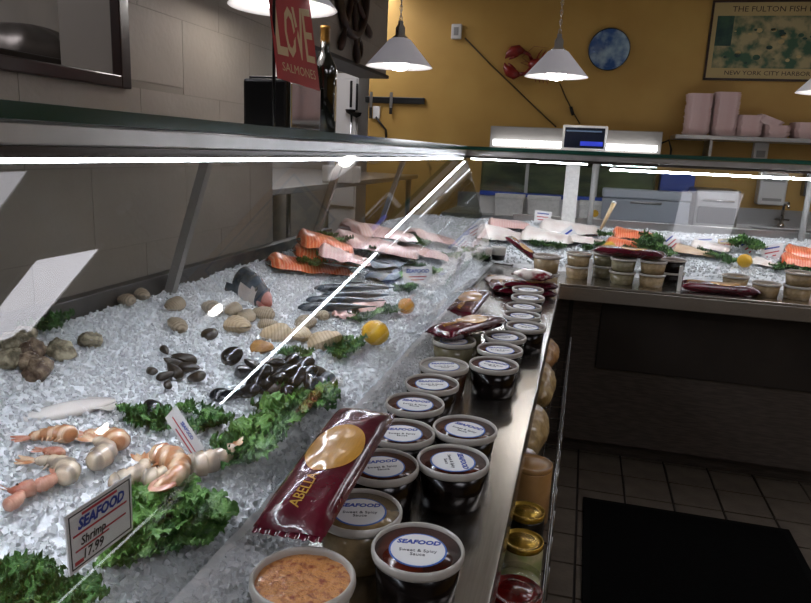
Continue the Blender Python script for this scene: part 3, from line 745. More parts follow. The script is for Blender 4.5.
prawn(88, 472, 1.2, 1.1, 'shrimp_pale', 'pale grey-cream prawn in the middle of the prawn heap', 1.6)
prawn(62, 488, 1.7, 1.05, 'shrimp_pale', 'pale prawn nearest the large price sign', 1.7)
prawn(184, 474, .4, 1.35, 'shrimp_pale', 'pale prawn lying under the small tilted sign', 1.3)
prawn(138, 486, .2, 1.1, 'shrimp_pale', 'cream prawn between the large sign and the large peach prawn', 1.4)
prawn(108, 492, .7, 1.1, 'shrimp_pale', 'cream prawn directly behind the large price sign', 1.4)
prawn(34, 492, .9, .7, 'shrimp_red', 'red prawn with dark eyes lying on the bare ice', 1.1, head=True)
prawn(4, 512, 1.2, .65, 'shrimp_red', 'orange-red prawn further along the ice than the red prawn with dark eyes', 1.2)
prawn(60, 460, 2.4, .65, 'shrimp_red', 'small red-orange prawn tail resting on the pale prawns', 1.0)
# squid body lying on the ice
p = ice_pt(70, 415, -.012); t = thing('squid', 'pale translucent squid lying flat on the ice behind the prawns', 'squid', (p.x, p.y, p.z), 1.0)
m = MB(); m.grid(lambda a, b: ((b-.5)*.15, .026*math.cos(2*PI*a)*math.sin(PI*(b*.93+.05))**.6, .010 + .012*math.sin(2*PI*a)*math.sin(PI*(b*.93+.05))**.6), 16, 16, closeu=True); m.build('mantle', 'squid', t)
for s in (-1, 1):
    m = MB(); m.grid(lambda a, b: (.025 + .05*b, s*(.012 + a*.030*math.sin(PI*b)), .010 + .002*math.sin(b*7)), 5, 8); m.build('fin', 'squid', t)

# lemons
LMESH = {}
def lemon(u, v, r, material, label, rz, lift=.01):
    p = ice_pt(u, v, lift); m = MB()
    m.lathe([(.0005, -1.32), (.10, -1.28), (.20, -1.14), (.52, -.9), (.82, -.52), (.95, 0), (.82, .52), (.52, .9), (.22, 1.12), (.12, 1.2), (.0005, 1.22)], 24, cap=False, tf=Matrix.Scale(r, 4))
    t = thing('lemon', label, 'lemon', (p.x, p.y, p.z + r*.72), rot=Euler((PI/2, .2, rz))); m.build('rind', material, t)
    m = MB(); m.lathe([(.0005, 1.24*r), (.07*r, 1.22*r), (.05*r, 1.2*r)], 8, cap=False); m.build('stem_scar', 'kale_stem', t)
lemon(375, 342, .036, 'lemon', 'bright yellow lemon on the ice beside the parsley', 1.2)
lemon(406, 312, .027, 'lemon_orange', 'smaller orange-yellow lemon behind the bright yellow lemon', .8)
lemon(609, 252, .034, 'lemon', 'lemon beside the salmon in the back case, left of the leafy bunch', .5)
lemon(744, 266, .036, 'lemon', 'lemon on the ice of the back case below the white tilted sign', .5)

# leaves
def leaf_mesh(seed, material, curl=1., broad=1.):
    m = MB(); NU, NV = 36, 9; R_ = random.Random(seed)
    ph = [R_.uniform(0, 6) for _ in range(6)]
    def fn(a, b):
        s_ = (b - .5)*2; t_ = a; sd = 1 if s_ > 0 else 0
        w = .030*broad*math.sin(PI*min(1, t_*.84 + .12))**.6*(1 + .13*math.sin(t_*17 + ph[0] + 2*sd) + .10*curl*math.sin(t_*52 + ph[4] + sd))
        edge = abs(s_)**2
        z = .009*edge*math.sin(t_*33 + ph[1] + 2*sd)*curl + .006*edge*math.sin(t_*61 + ph[2])*curl + .020*math.sin(t_*1.9) + .007*abs(s_) + .002*math.sin(t_*24 + s_*5)
        x = t_*.085 + .005*edge*math.sin(t_*40 + ph[3])*curl
        return (x, s_*w, z)
    m.grid(fn, NU, NV)
    m.tube([(0, 0, -.001), (.04, 0, .0155), (.08, 0, .021)], [.0028, .002, .0006], 5, mi=1)
    return m.mesh('leaf', [material, 'kale_stem'])
LV = {'kale': [leaf_mesh(i, 'kale', 1.2) for i in range(3)], 'kale_light': [leaf_mesh(10 + i, 'kale_light', .55, 1.2) for i in range(3)]}
def bunch(spots, n, label, cat='greens', sc=1., light=.3, name='leafy_bunch', lift=.004, flat=.7, spread=.03, pos=None, up=.3):
    # spots: pixels along the bunch; n leaves per spot
    pts = pos or [ice_pt(u, v, lift) for u, v in spots]
    base = sum(pts, Vector())/len(pts)
    t = thing(name, label, cat, base)
    for p in pts:
        a0 = random.uniform(0, 6)
        for k_ in range(n):
            me = random.choice(LV['kale_light' if random.random() < light else 'kale'])
            o = link('leaf', me, t); s_ = sc*random.uniform(.75, 1.15); o.scale = (s_, s_, s_*random.uniform(.8, 1.3))
            an = a0 + 2*PI*k_/n + jit(.4); q = p - base + Vector((jit(spread)*sc*.5, jit(spread)*sc*.5, random.uniform(.0, .012)*sc))
            o.location = q; o.rotation_euler = (jit(.5), -random.uniform(-.05, up), an)
    return t
random.seed(21)
bunch([(238, 458), (255, 447), (270, 432), (285, 420), (300, 410), (316, 407)], 10, 'curly green kale bunch lying diagonally on the ice below the mussels', sc=.68, light=.35)
bunch([(120, 545), (140, 535), (160, 550), (180, 530), (150, 515), (195, 540), (205, 520), (125, 560), (185, 505)], 7, 'broad green lettuce bunch on the ice beside the large price sign', sc=.58, light=.85)
bunch([(0, 582), (18, 588), (35, 596), (55, 604), (12, 606), (76, 602)], 7, 'dark green kale bunch lying below the large price sign', sc=.42, light=.15)
bunch([(132, 419), (148, 423), (160, 428)], 5, 'small strip of parsley behind the big prawns', sc=.42, light=.2)
bunch([(208, 428), (216, 422)], 6, 'small parsley sprig between the tilted sign and the kale', sc=.5, light=.1)
bunch([(190, 410)], 5, 'tiny parsley sprig behind the small tilted sign', sc=.3, light=.2)
bunch([(44, 330), (54, 328)], 4, 'small green leaves tucked between the oysters and the wall', sc=.55, light=.2)
bunch([(290, 356), (304, 357)], 5, 'parsley sprig between the mussels and the large clam', sc=.4, light=.4)
bunch([(338, 358), (346, 352), (352, 346)], 6, 'parsley sprig right of the large cream clam', sc=.48, light=.4)
bunch([(360, 322), (372, 318), (384, 314), (394, 312)], 5, 'dark parsley row behind the yellow lemon', sc=.45, light=.15)
bunch([(400, 292), (410, 292)], 5, 'parsley sprig under the small white sign', sc=.5, light=.3)
bunch([(400, 278), (418, 268), (434, 274)], 4, 'parsley around the small white sign by the lemon', sc=.5, light=.3)

# ------------------------------------------------------------------ fish and fillets
def fish(name, L, Hh, Wd, label, loc, rot, skin='skin_dark', group=None, belly='skin_silver'):
    t = thing(name, label, 'fish', loc, rot=Euler(rot), group=group)
    def prof(b): return (math.sin(PI*min(1, b**.72*.93 + .035)))**.75*(1 - .35*b)
    m = MB(); m.grid(lambda a, b: ((b - .45)*L*.86, Wd/2*math.cos(2*PI*a)*prof(b), Hh/2*math.sin(2*PI*a)*prof(b)), 20, 24, closeu=True)
    m.m = [1 if (sum(m.v[i].z for i in f)/len(f)) < -.12*Hh else 0 for f in m.f]; m.build('body', [skin, belly], t)
    for s in (-1, 1):
        m = MB(); m.grid(lambda a, b: (L*.45 + a*L*.12, jit(0) + .0012*math.sin(b*9), s*(.04*Hh + a*Hh*.45*(.3 + .7*b)) ), 5, 5); m.build('tail_fin', skin, t)
    m = MB(); m.grid(lambda a, b: (L*(-.08 + .22*a), .0008*math.sin(a*9), Hh*.40*(1 - .25*a) + b*Hh*.22*math.sin(PI*min(1, a + .15))), 8, 4); m.build('dorsal_fin', skin, t)
    for s in (-1, 1):
        m = MB(); m.lathe([(.0001, -.05), (.055, 0), (.0001, .05)], 10, tf=T(-L*.315, s*Wd*.27, Hh*.08) @ Matrix.Scale(Hh, 4)); m.build('eye', 'eye_black', t)
    return t
for i, (u, v, L, rz) in enumerate(((345, 292, .26, .45), (352, 299, .25, .5), (338, 304, .25, .42), (330, 311, .24, .5), (362, 290, .2, .3))):
    p = ice_pt(u, v, .01); fish('mackerel', L, .045, .034, 'slim dark silver fish lying in the row on the ice behind the lemons', (p.x, p.y, p.z + .012), (PI/2 - .3, 0, rz), group='slim dark silver fish in a row')
# fish head resting on the ice: cut end up the slope, mouth pointing to the ledge
p = ice_pt(254, 300, .0); q_ = ice_pt(278, 316, .0); d_ = q_ - p
t = thing('fish_head', 'cut fish head with pale cheek and red mouth resting on the ice', 'fish', (p.x, p.y, p.z + .030), rot=Euler((-.25, .12, math.atan2(d_.y, d_.x))))
def fh(a, b):
    e = min(1, b*16)**.5
    r = (.046*math.cos(max(0, b - .25)*1.75)**1.1 + .004)*e*min(1, (1.001 - b)*7)**.5
    bn = 1 + .05*math.sin(b*30)*(.3 < b < .5)
    return ((b - .45)*.19, r*.60*math.cos(2*PI*a)*bn, r*math.sin(2*PI*a)*bn - .012*b)
m = MB(); m.grid(fh, 24, 30, closeu=True)
cen = [sum((m.v[i] for i in f), Vector())/len(f) for f in m.f]
m.m = [1 if (c_.z < .010 and -.03 < c_.x < .045) else 2 if c_.x > .07 else 0 for c_ in cen]; m.build('head', ['skin_dark', 'white_fillet', 'flesh_red'], t)
for s in (-1, 1):
    m = MB(); m.tube([(.058, s*.006, -.020), (.085, s*.008, -.032), (.108, s*.004, -.036)], [.014, .010, .003], 8); m.build('jaw', 'flesh_red', t)
    m = MB(); m.lathe([(.0001, -.003), (.008, 0), (.0001, .003)], 12, tf=T(.040, s*.021, .012, PI/2, 0, 0)); m.build('eye', 'eye_black', t)
    m = MB(); m.grid(lambda a, b: (-.045 - a*.045, s*(.026 + .012*a), -.012 - a*.012 + (b - .5)*.03*(.4 + a*.6)), 6, 6); m.build('pectoral_fin', 'skin_dark', t)
def fillet(L, Wd, Hh, material, label, loc, rz, tilt=(0, 0), group=None, name='fillet', taper=.55, cat='fish fillet'):
    t = thing(name, label, cat, loc, rot=Euler((tilt[0], tilt[1], rz)), group=group); sd = random.uniform(0, 9)
    def w(b): return Wd/2*(1 - taper*b**1.6)*min(1, (b + .03)*9)**.5*min(1, (1.03 - b)*9)**.5
    m = MB(); m.grid(lambda a, b: ((b - .5)*L, (a - .5)*2*w(b), Hh*(1 - abs(2*a - 1)**3)*(1 - .5*b)*min(1, (b + .02)*12)**.5*min(1, (1.02 - b)*10)**.5 + .009*noise.noise(Vector((a*3, b*5, sd)))), 12, 26)
    m.build('flesh', material, t)
    m = MB(); m.grid(lambda a, b: ((b - .5)*L*1.005, (a - .5)*2*w(b)*1.02, -.0025 + .0015*noise.noise(Vector((a*3, b*5, sd)))), 6, 20); m.build('skin', 'skin_silver', t)
    return t
def fil_px(u0, v0, u1, v1, Wd, Hh, material, label, lift=.0, group=None, taper=.5, tilt=(0, 0)):
    a = ice_pt(u0, v0, lift); b = ice_pt(u1, v1, lift); d = b - a; c_ = (a + b)/2
    return fillet(d.length, Wd, Hh, material, label, (c_.x, c_.y, c_.z + .004), math.atan2(d.y, d.x), (tilt[0], tilt[1] - math.atan2(d.z, Vector((d.x, d.y)).length)), group, taper=taper)
fil_px(268, 266, 352, 276, .17, .040, 'salmon', 'long orange salmon side lying at the front of the salmon heap', .0, taper=.7)
fil_px(294, 254, 366, 266, .22, .045, 'salmon', 'orange salmon side with kale on top, second in the heap', .035, taper=.4)
fil_px(298, 243, 352, 252, .24, .05, 'salmon', 'orange salmon side at the back of the salmon heap', .075, taper=.4)
fil_px(318, 255, 370, 266, .13, .035, 'pink_fillet', 'pale pink fillet lying across the orange salmon', .075, taper=.3)
fil_px(336, 243, 396, 252, .30, .05, 'pink_fillet', 'broad pale pink fillet beside the salmon heap', .05, taper=.3)
fil_px(368, 247, 418, 258, .26, .045, 'pink_fillet', 'pale pink fillet with dark kale strip on it', .035, taper=.3)
fil_px(398, 250, 446, 259, .24, .04, 'pink_fillet', 'pale pink fillet nearest the corner glass', .02, taper=.3)
fil_px(345, 231, 412, 240, .34, .05, 'pink_fillet', 'pale pink fillet furthest back in the long case', .06, taper=.3)
fil_px(412, 236, 452, 244, .3, .04, 'pink_fillet', 'pale pink fillet behind the corner glass at the case end', .02, taper=.3)
fil_px(365, 268, 412, 262, .14, .025, 'skin_silver', 'silvery fish side with the skin up behind the slim dark fish', .004, taper=.5)
fil_px(372, 281, 410, 271, .12, .025, 'skin_silver', 'second silvery fish side beside the small white sign', .002, taper=.5)
fil_px(356, 312, 384, 304, .07, .02, 'pink_fillet', 'small pink fish piece on parsley behind the yellow lemon', .012, taper=.5)
fil_px(336, 318, 356, 316, .05, .012, 'pink_fillet', 'thin pink fish slice on the ice beside the large clam', .004, taper=.5)
bunch([(305, 263), (314, 266)], 4, 'kale sprig on the orange salmon side at the front', sc=.5, light=.2, lift=.035)
bunch([(335, 262), (348, 264), (358, 266)], 5, 'kale sprig between the salmon sides', sc=.6, light=.3, lift=.055)
bunch([(330, 240), (340, 244)], 4, 'kale sprig on top of the salmon heap', sc=.6, light=.5, lift=.085)
bunch([(372, 238)], 5, 'kale sprig on the broad pale pink fillet', sc=.6, light=.2, lift=.06)
bunch([(400, 240), (412, 243), (424, 246)], 5, 'dark kale strip lying over the pale pink fillets', sc=.55, light=.0, lift=.055)
bunch([(372, 253)], 5, 'dark kale sprig between pink and silvery fish', sc=.5, light=.0, lift=.05)

# back case contents
fil_px(478, 236, 522, 240, .26, .07, 'white_fillet', 'white fish fillet at the corner of the back case', .0, taper=.3)
fil_px(488, 226, 530, 228, .24, .05, 'pink_fillet', 'pinkish white fillet behind the corner of the back case', .01, taper=.3)
fil_px(522, 238, 574, 243, .26, .065, 'white_fillet', 'white fish fillet behind the low parsley row', .0, taper=.3)
fil_px(540, 230, 600, 234, .24, .07, 'white_fillet', 'long white fillet lying below the white upright', .01, taper=.3)
fil_px(570, 240, 604, 244, .2, .03, 'white_fillet', 'white fillet under the striped tilted sign', .0, taper=.3)
fil_px(606, 245, 648, 249, .18, .045, 'salmon', 'orange salmon side behind the lemon in the back case', .0, taper=.4)
fil_px(612, 236, 660, 240, .2, .05, 'salmon', 'second orange salmon side behind the big leafy bunch', .01, taper=.4)
fil_px(674, 250, 716, 258, .16, .035, 'tan_fillet', 'pale tan fillet lying on the open ice of the back case', .0, taper=.6)
fil_px(692, 246, 730, 252, .16, .04, 'white_fillet', 'white fillet behind the pale tan fillet', .0, taper=.4)
fil_px(752, 262, 778, 268, .14, .03, 'white_fillet', 'white fillet between the lemon and the red salmon', .0, taper=.5)
fil_px(780, 262, 830, 268, .22, .05, 'salmon', 'orange salmon side at the right end of the back case', .0, taper=.3)
fil_px(784, 254, 835, 260, .22, .05, 'salmon', 'orange salmon side stacked behind at the right end of the back case', .015, taper=.3)
random.seed(33)
bunch([(536, 246), (546, 247), (556, 248)], 5, 'low parsley row in the back case by the white fillets', sc=.6, light=.3)
bunch([(588, 250), (600, 248)], 5, 'parsley sprig left of the lemon in the back case', sc=.6, light=.1)
bunch([(604, 236)], 6, 'parsley sprig by the stick in the back case', sc=.6, light=.1, lift=.03)
bunch([(633, 256), (643, 250), (652, 246), (658, 254), (650, 240), (664, 258)], 6, 'big leafy green bunch standing in the back case', sc=.85, light=.3, lift=.02)
bunch([(708, 256), (718, 259), (728, 263)], 5, 'parsley row before the pale tan fillet', sc=.6, light=.4)
bunch([(738, 246), (748, 244), (756, 250)], 6, 'green bunch behind the white tilted sign', sc=.8, light=.4, lift=.03)
bunch([(776, 270), (786, 268)], 5, 'parsley sprig in front of the right salmon sides', sc=.6, light=.1)
bunch([(803, 274)], 5, 'small parsley sprig at the right end of the back case ice', sc=.6, light=.1)
bunch([(486, 242), (496, 240)], 5, 'dark parsley at the corner where the cases meet', sc=.6, light=.1)
bunch([(452, 258), (470, 252), (478, 260)], 5, 'dark parsley behind the corner glass', sc=.6, light=.1)
#PART3
# ------------------------------------------------------------------ price signs
def sign(corners, fn, label, lines, border='ink_black', name='price_sign', stake=.05, paper='paper', bars=(), th=.0018, group=None, bw=.012, cat='sign', margin=.035):
    P = [fn(u, v) for u, v in corners]                       # TL TR BR BL
    TL, TR, BR, BL = P; n_ = (TR - TL).cross(BL - TL).normalized()
    if n_.dot(EYE - TL) < 0: n_ = -n_
    base = (BL + BR)/2
    t = thing(name, label, cat, base, group=group)
    def q(s_, r_, h=0.): return (TL*(1-s_)*(1-r_) + TR*s_*(1-r_) + BR*s_*r_ + BL*(1-s_)*r_) + n_*h - base
    def quad(mb, s0, r0, s1, r1, h0, h1):
        a_ = [q(s0, r1, h0), q(s1, r1, h0), q(s1, r0, h0), q(s0, r0, h0)]; b_ = [q(s0, r1, h1), q(s1, r1, h1), q(s1, r0, h1), q(s0, r0, h1)]
        mb.add(a_ + b_, CF)
    m = MB(); quad(m, 0, 0, 1, 1, -th, 0); card = m.build('card', paper, t)
    if border:
        m = MB(); e = margin; asp = (TR-TL).length/(BL-TL).length; w = bw
        quad(m, e, e*asp, 1-e, (e+w)*asp, .0001, .0006); quad(m, e, 1-(e+w)*asp, 1-e, 1-e*asp, .0001, .0006)
        quad(m, e, (e+w)*asp, e+w, 1-(e+w)*asp, .0001, .0006); quad(m, 1-e-w, (e+w)*asp, 1-e, 1-(e+w)*asp, .0001, .0006); m.build('border', border, card)
    Wd, Hh = (TR-TL).length, (BL-TL).length
    for (txt, sc_, rc, hgt, mt, shear) in lines:
        tm = textmesh(txt, hgt*Hh, mt, .0001, shear=shear, bold=.018*hgt*Hh*(2.2 if mt == 'ink_blue' else 1))
        mx = max(abs(v.co.x) for v in tm.vertices); k_ = min(1, .44*Wd/mx) if mx else 1
        for v in tm.vertices: v.co = q(sc_ + v.co.x*k_/Wd, rc - v.co.y/Hh, .0007 + v.co.z)
        link('lettering', tm, card)
    for (s0, s1, r0, r1, mt) in bars:
        m = MB(); quad(m, s0, r0, s1, r1, .0001, .0007); m.build('printed_line', mt, card)
    if stake:
        m = MB(); m.tube([Vector((0, 0, .01)) - n_*.004, Vector((0, 0, -stake)) - n_*.004], .0022, 6); m.build('stake', 'acrylic', t)
    return t
sign([(65, 517), (131, 474), (133, 529), (70, 577)], lambda u, v: onx(u, v, -.490), 'large white price sign with blue and red lettering beside the prawns',
     [('SEAFOOD', .5, .27, .24, 'ink_blue', .25), ('Shrimp', .36, .56, .2, 'ink_black', .2), ('17.99', .34, .80, .22, 'ink_black', .2)], 'ink_black',
     bars=((.22, .75, .10, .14, 'ink_red'), (.08, .9, .40, .43, 'ink_red'), (.52, .88, .60, .625, 'ink_red'), (.1, .6, .665, .69, 'ink_red'), (.08, .2, .84, .90, 'ink_red')))
def pl(p, n): return lambda u, v: onplane(u, v, p, Vector(n))
c_ = ice_pt(185, 450, .0)
sign([(176, 405), (204, 448), (194, 462), (165, 418)], pl(c_ + Vector((0, 0, .03)), (.45, -.85, .35)), 'small tilted white sign with blue and red print among the prawns', [('SEAFOOD', .5, .3, .28, 'ink_blue', .2)], None,
     bars=((.1, .9, .55, .62, 'ink_red'), (.3, .95, .78, .86, 'ink_red'),), stake=.02)
c_ = ice_pt(418, 288, .0)
sign([(402, 267), (432, 267), (433, 283), (404, 284)], pl(c_ + Vector((0, 0, .02)), (.25, -.95, .2)), 'small white sign with faint red print behind the orange-yellow lemon', [('SEAFOOD', .5, .25, .3, 'ink_blue', .2)], None, bars=((.2, .8, .55, .62, 'ink_red'), (.25, .7, .75, .8, 'ink_red')), stake=.025)
def pb(y): return pl((0, y, EZ - .4), (0, -.97, .25))
bars2 = ((.15, .85, .18, .28, 'ink_blue'), (.15, .85, .48, .56, 'ink_red'), (.2, .7, .72, .80, 'ink_red'))
for cor, y, lab in (([(535, 210), (552, 212), (550, 223), (534, 222)], 4.15, 'white price sign standing over the white fillets left of the white upright'),
                    ([(561, 232), (571, 225), (582, 241), (572, 249)], 3.95, 'striped white sign tilted over the white fillets'),
                    ([(583, 229), (600, 230), (600, 241), (583, 240)], 4.05, 'white price sign between the striped sign and the stick'),
                    ([(662, 240), (672, 232), (682, 243), (671, 253)], 3.95, 'grey-purple sign tilted beside the big leafy bunch'),
                    ([(694, 237), (715, 236), (715, 250), (695, 251)], 4.05, 'grey price sign behind the pale tan fillet'),
                    ([(718, 239), (735, 238), (734, 250), (718, 250)], 4.08, 'cream price sign left of the white tilted sign'),
                    ([(738, 242), (743, 240), (756, 253), (750, 258)], 3.95, 'narrow white sign tilted above the lemon'),
                    ([(761, 246), (783, 243), (782, 257), (762, 262)], 3.92, 'bright white price sign in front of the right salmon sides'),
                    ([(466, 228), (478, 222), (482, 232), (471, 241)], 3.9, 'small white sign behind the corner glass')):
    sign(cor, pb(y), lab, [], None, bars=bars2, stake=.035, paper='paper' if 'cream' not in lab else 'love_cream')
# stick in the ice
a = ony(601, 226, 4.1); b = ony(614, 203, 4.1); t = thing('wooden_stick', 'pale yellow stick standing slanted in the ice of the back case', 'stick', a)
m = MB(); m.tube([Vector((0, 0, -.02)), b - a], [.008, .014], 10); m.build('shaft', 'love_cream', t); m = MB(); m.tube([b - a, (b - a)*1.06], [.0145, .012], 10); m.build('end_cap', 'white_plastic', t)

# ------------------------------------------------------------------ on top of the long case
ZT = EZ + .0355
t = thing('napkin_dispenser', 'black napkin dispenser with chrome side standing on the glass top', 'dispenser', (-.80, 1.76, ZT))
m = MB(); m.box((-.067, -.11, 0), (.055, .11, .125)); m.build('housing', 'black_plastic', t, .008)
m = MB(); m.box((.0555, -.1, .006), (.063, .1, .118)); m.build('face_plate', 'chrome', t, .004)
m = MB(); m.box((-.055, -.1, .1255), (.05, .1, .131)); m.build('lid', 'black_plastic', t, .003)
# wine bottle
y = 2.02; x = onx(326, 130, -.79).x
t = thing('wine_bottle', 'dark wine bottle with gold-brown neck foil standing on the glass top', 'bottle', (x - .0, y, ZT))
m = MB(); m.lathe([(.001, .004), (.03, .002), (.037, .006), (.037, .185), (.034, .2), (.02, .228), (.0145, .245), (.0135, .30), (.001, .30)], 28, cap=False); m.build('glass_body', 'bottle_glass', t)
m = MB(); m.lathe([(.0142, .258), (.0142, .302), (.0155, .303), (.0155, .312), (.001, .3125)], 20, cap=False); m.build('neck_foil', 'foil', t)
m = MB(); m.grid(lambda a, b: (.0375*math.cos(-.2 + 1.6*a), .0375*math.sin(-.2 + 1.6*a), .04 + .1*b), 14, 3); m.build('bottle_label', 'poster_paper', t)
# LOVE sign on its rod
def lv(u, v): return onx(u, v, -.735 - .0004*max(0, 90 - v))
LS = sign([(268, -8), (309, -2), (320, 91), (278, 78)], lv, 'red card with cream letters LOVE above the napkin dispenser', [], None, name='love_sign', stake=0, paper='love_red', cat='sign')
TL, TR, BR, BL = [lv(u, v) for u, v in ((268, -8), (309, -2), (320, 91), (278, 78))]
base = (BL + BR)/2; n_ = (TR - TL).cross(BL - TL).normalized(); n_ = n_ if n_.dot(EYE - TL) > 0 else -n_
def q(s_, r_, h=0.): return (TL*(1-s_)*(1-r_) + TR*s_*(1-r_) + BR*s_*r_ + BL*(1-s_)*r_) + n_*h - base
card = [o for o in LS.children if o.name.startswith('card')][0]
for txt, sc_, rc, hgt, wdt, mt in (('L', .17, .42, .58, .24, 'love_cream'), ('O', .39, .42, .58, .25, 'love_cream'), ('V', .61, .42, .58, .25, 'love_cream'), ('E', .84, .42, .58, .22, 'love_cream'), ('SALMONES', .52, .84, .10, .8, 'love_cream')):
    tm = textmesh(txt, 1., mt, 0., bold=.02 if txt in 'LOV' else .0); xs = [v.co.x for v in tm.vertices]; ys_ = [v.co.y for v in tm.vertices]
    x0, x1, y0, y1 = min(xs), max(xs), min(ys_), max(ys_)
    for v in tm.vertices: v.co = q(sc_ + ((v.co.x - x0)/(x1 - x0) - .5)*wdt, rc - ((v.co.y - y0)/(y1 - y0) - .5)*hgt, .0012)
    link('lettering', tm, card)
a = onx(274, 30, -.76); m = MB(); m.tube([Vector((a.x, a.y, ZT)) - base, Vector((a.x, a.y, a.z + .12)) - base], .004, 8); m.build('rod', 'black_plastic', LS)
# scale with display on the back case
p0 = ony(561, 148, 3.93); p1 = ony(606, 150, 3.93)
t = thing('scale_display', 'white scale display with dark blue screen on the back case top', 'scale', ((p0.x + p1.x)/2, 3.93, ZT)); w = (p1.x - p0.x)/2; h = .138
tf = T(0, 0, 0, -.12, 0, 0)
m = MB(); m.box((-w, 0, .004), (w, .05, h), tf=tf); m.build('housing', 'white_plastic', t, .006)
m = MB(); m.box((-w + .014, -.003, .016), (w - .014, .002, h - .014), tf=tf); sc = m.build('screen', 'navy', t)
m = MB(); m.box((-.02, -.0045, .028), (w - .02, -.003, .052), tf=tf); m.build('lit_field', 'screen_blue', sc)
m = MB(); m.box((-w + .02, -.0045, h - .036), (w - .03, -.003, h - .028), tf=tf); m.build('lit_line', 'screen_grey', sc)
m = MB(); m.box((-w*.7, .04, 0), (w*.7, .14, .02)); m.build('foot', 'white_plastic', t, .003)

# ------------------------------------------------------------------ floor mat, rack of goods under the ledge
a = onz(583, 498, -1.463); b = onz(790, 533, -1.463)
t = thing('floor_mat', 'black rubber floor mat lying in front of the back case', 'mat', ((a.x + b.x)/2, 2.2, 0))
w = (b.x - a.x)/2; m = MB(); m.box((-w, -.9, .001), (w, a.y - 2.2, .010)); m.build('border', 'rubber_edge', t, .003)
m = MB(); m.box((-w + .03, -.87, .0102), (w - .03, a.y - 2.23, .013)); m.build('pile', 'rubber', t, .002)
m = MB()
rk = thing('wire_rack', 'wire rack of groceries hung below the long steel ledge', 'rack', (-.1, 1.4, 0)); RZ0 = LZ - .22
for x in (-.2, -.16, -.12, -.08, -.04, -.004):
    m = MB(); m.tube([(x + .1, -1.1, RZ0), (x + .1, 1.35, RZ0)], .0025, 6); m.build('shelf_wire', 'wire', rk)
for z in (.04, .075):
    m = MB(); m.tube([(.100, -1.1, RZ0 + z), (.100, 1.35, RZ0 + z)], .0025, 6); m.build('front_wire', 'wire', rk)
for i in range(25):
    y = -1.1 + i*.1021; m = MB(); m.tube([(-.11, y, RZ0 - .001), (.098, y, RZ0 - .001), (.1035, y, RZ0 + .01), (.1035, y, RZ0 + .075)], .002, 6); m.build('cross_wire', 'wire', rk)
for y in (-1.05, .1, 1.3):
    m = MB(); m.box((-.121, y - .01, RZ0 - .01), (-.108, y + .01, LZ - .02)); m.build('hanger', 'steel', rk)
def loaf(y, x, L, material, label, rz=0., h=.1):
    t = thing('bread_bag', label, 'bread', (x, y, RZ0 + .003), rz)
    m = MB(); m.grid(lambda a, b: (.050*math.cos(2*PI*a)*max(0, math.sin(PI*b))**.45*(1 + .22*noise.noise(Vector((math.cos(2*PI*a)*2, math.sin(2*PI*a)*2, b*9 + y)))), (b - .5)*L, h*.5 + h*.5*math.sin(2*PI*a)*max(0, math.sin(PI*b))**.45*(1 + .22*noise.noise(Vector((math.cos(2*PI*a)*2, math.sin(2*PI*a)*2, b*9 + y))))), 24, 30, closeu=True); m.build('bag', material, t)
    m = MB(); m.grid(lambda a, b: ((b - .5)*.05 + .012*a, L*.48 + a*.05, h*.6 + .01*math.sin(b*12)), 5, 10); m.build('tied_end', 'acrylic', t)
def rk_pos(u, v, z=-.68): return onz(u, v, z)
for (u, v, mt, lb, rz) in ((546, 372, 'bread_pale', 'bag of pale rolls in the rack next to the back case', .1), (539, 418, 'bread_pale', 'bag of knobbly pale bread in the middle of the wire rack', -.05), (533, 462, 'mixed_snack', 'clear bag of brown mixed snacks behind the tan jar', 0.)):
    p = rk_pos(u, v); loaf(p.y, -.082, .30 if v < 400 else .26 if v < 440 else .19, mt, lb, rz, .125)
loaf(2.55, -.085, .28, 'bread', 'bag of brown bread at the far end of the wire rack', 0)
def can(y, x, r, h, bodymat, lidmat, label, cat, name):
    t = thing(name, label, cat, (x, y, RZ0 + .003))
    m = MB(); m.lathe([(r*.94, 0), (r, .004), (r, h - .014), (r*.97, h - .012)], 28); m.build('body', bodymat, t)
    m = MB(); m.lathe([(r*.98, h - .0118), (r*1.01, h - .010), (r*1.01, h - .001), (r*.95, h), (r*.92, h - .003), (r*.6, h - .003), (r*.58, h - .002), (.0, h - .002)], 28, cap=False); m.build('lid', lidmat, t)
can(1.40, -.052, .043, .135, 'jar_tan', 'jar_tan', 'tall tan cardboard tub standing behind the gold-lidded cans', 'tub', 'cardboard_tub')
can(1.255, -.05, .036, .10, 'black_plastic', 'gold_lid', 'dark can with gold lid right before the tan tub', 'can', 'food_can')
can(1.155, -.048, .038, .095, 'green_jar', 'gold_lid', 'pale green jar with gold lid between the dark can and the red jar', 'jar', 'food_jar')
can(1.055, -.046, .038, .088, 'green_jar', 'acrylic', 'clear jar of green pickles beside the red jar', 'jar', 'food_jar')
can(.965, -.044, .041, .12, 'red_jar', 'red_jar', 'red jar with red lid in the wire rack', 'jar', 'food_jar')
can(.865, -.044, .041, .12, 'red_jar', 'red_jar', 'second red jar, at the near end of the wire rack', 'jar', 'food_jar')

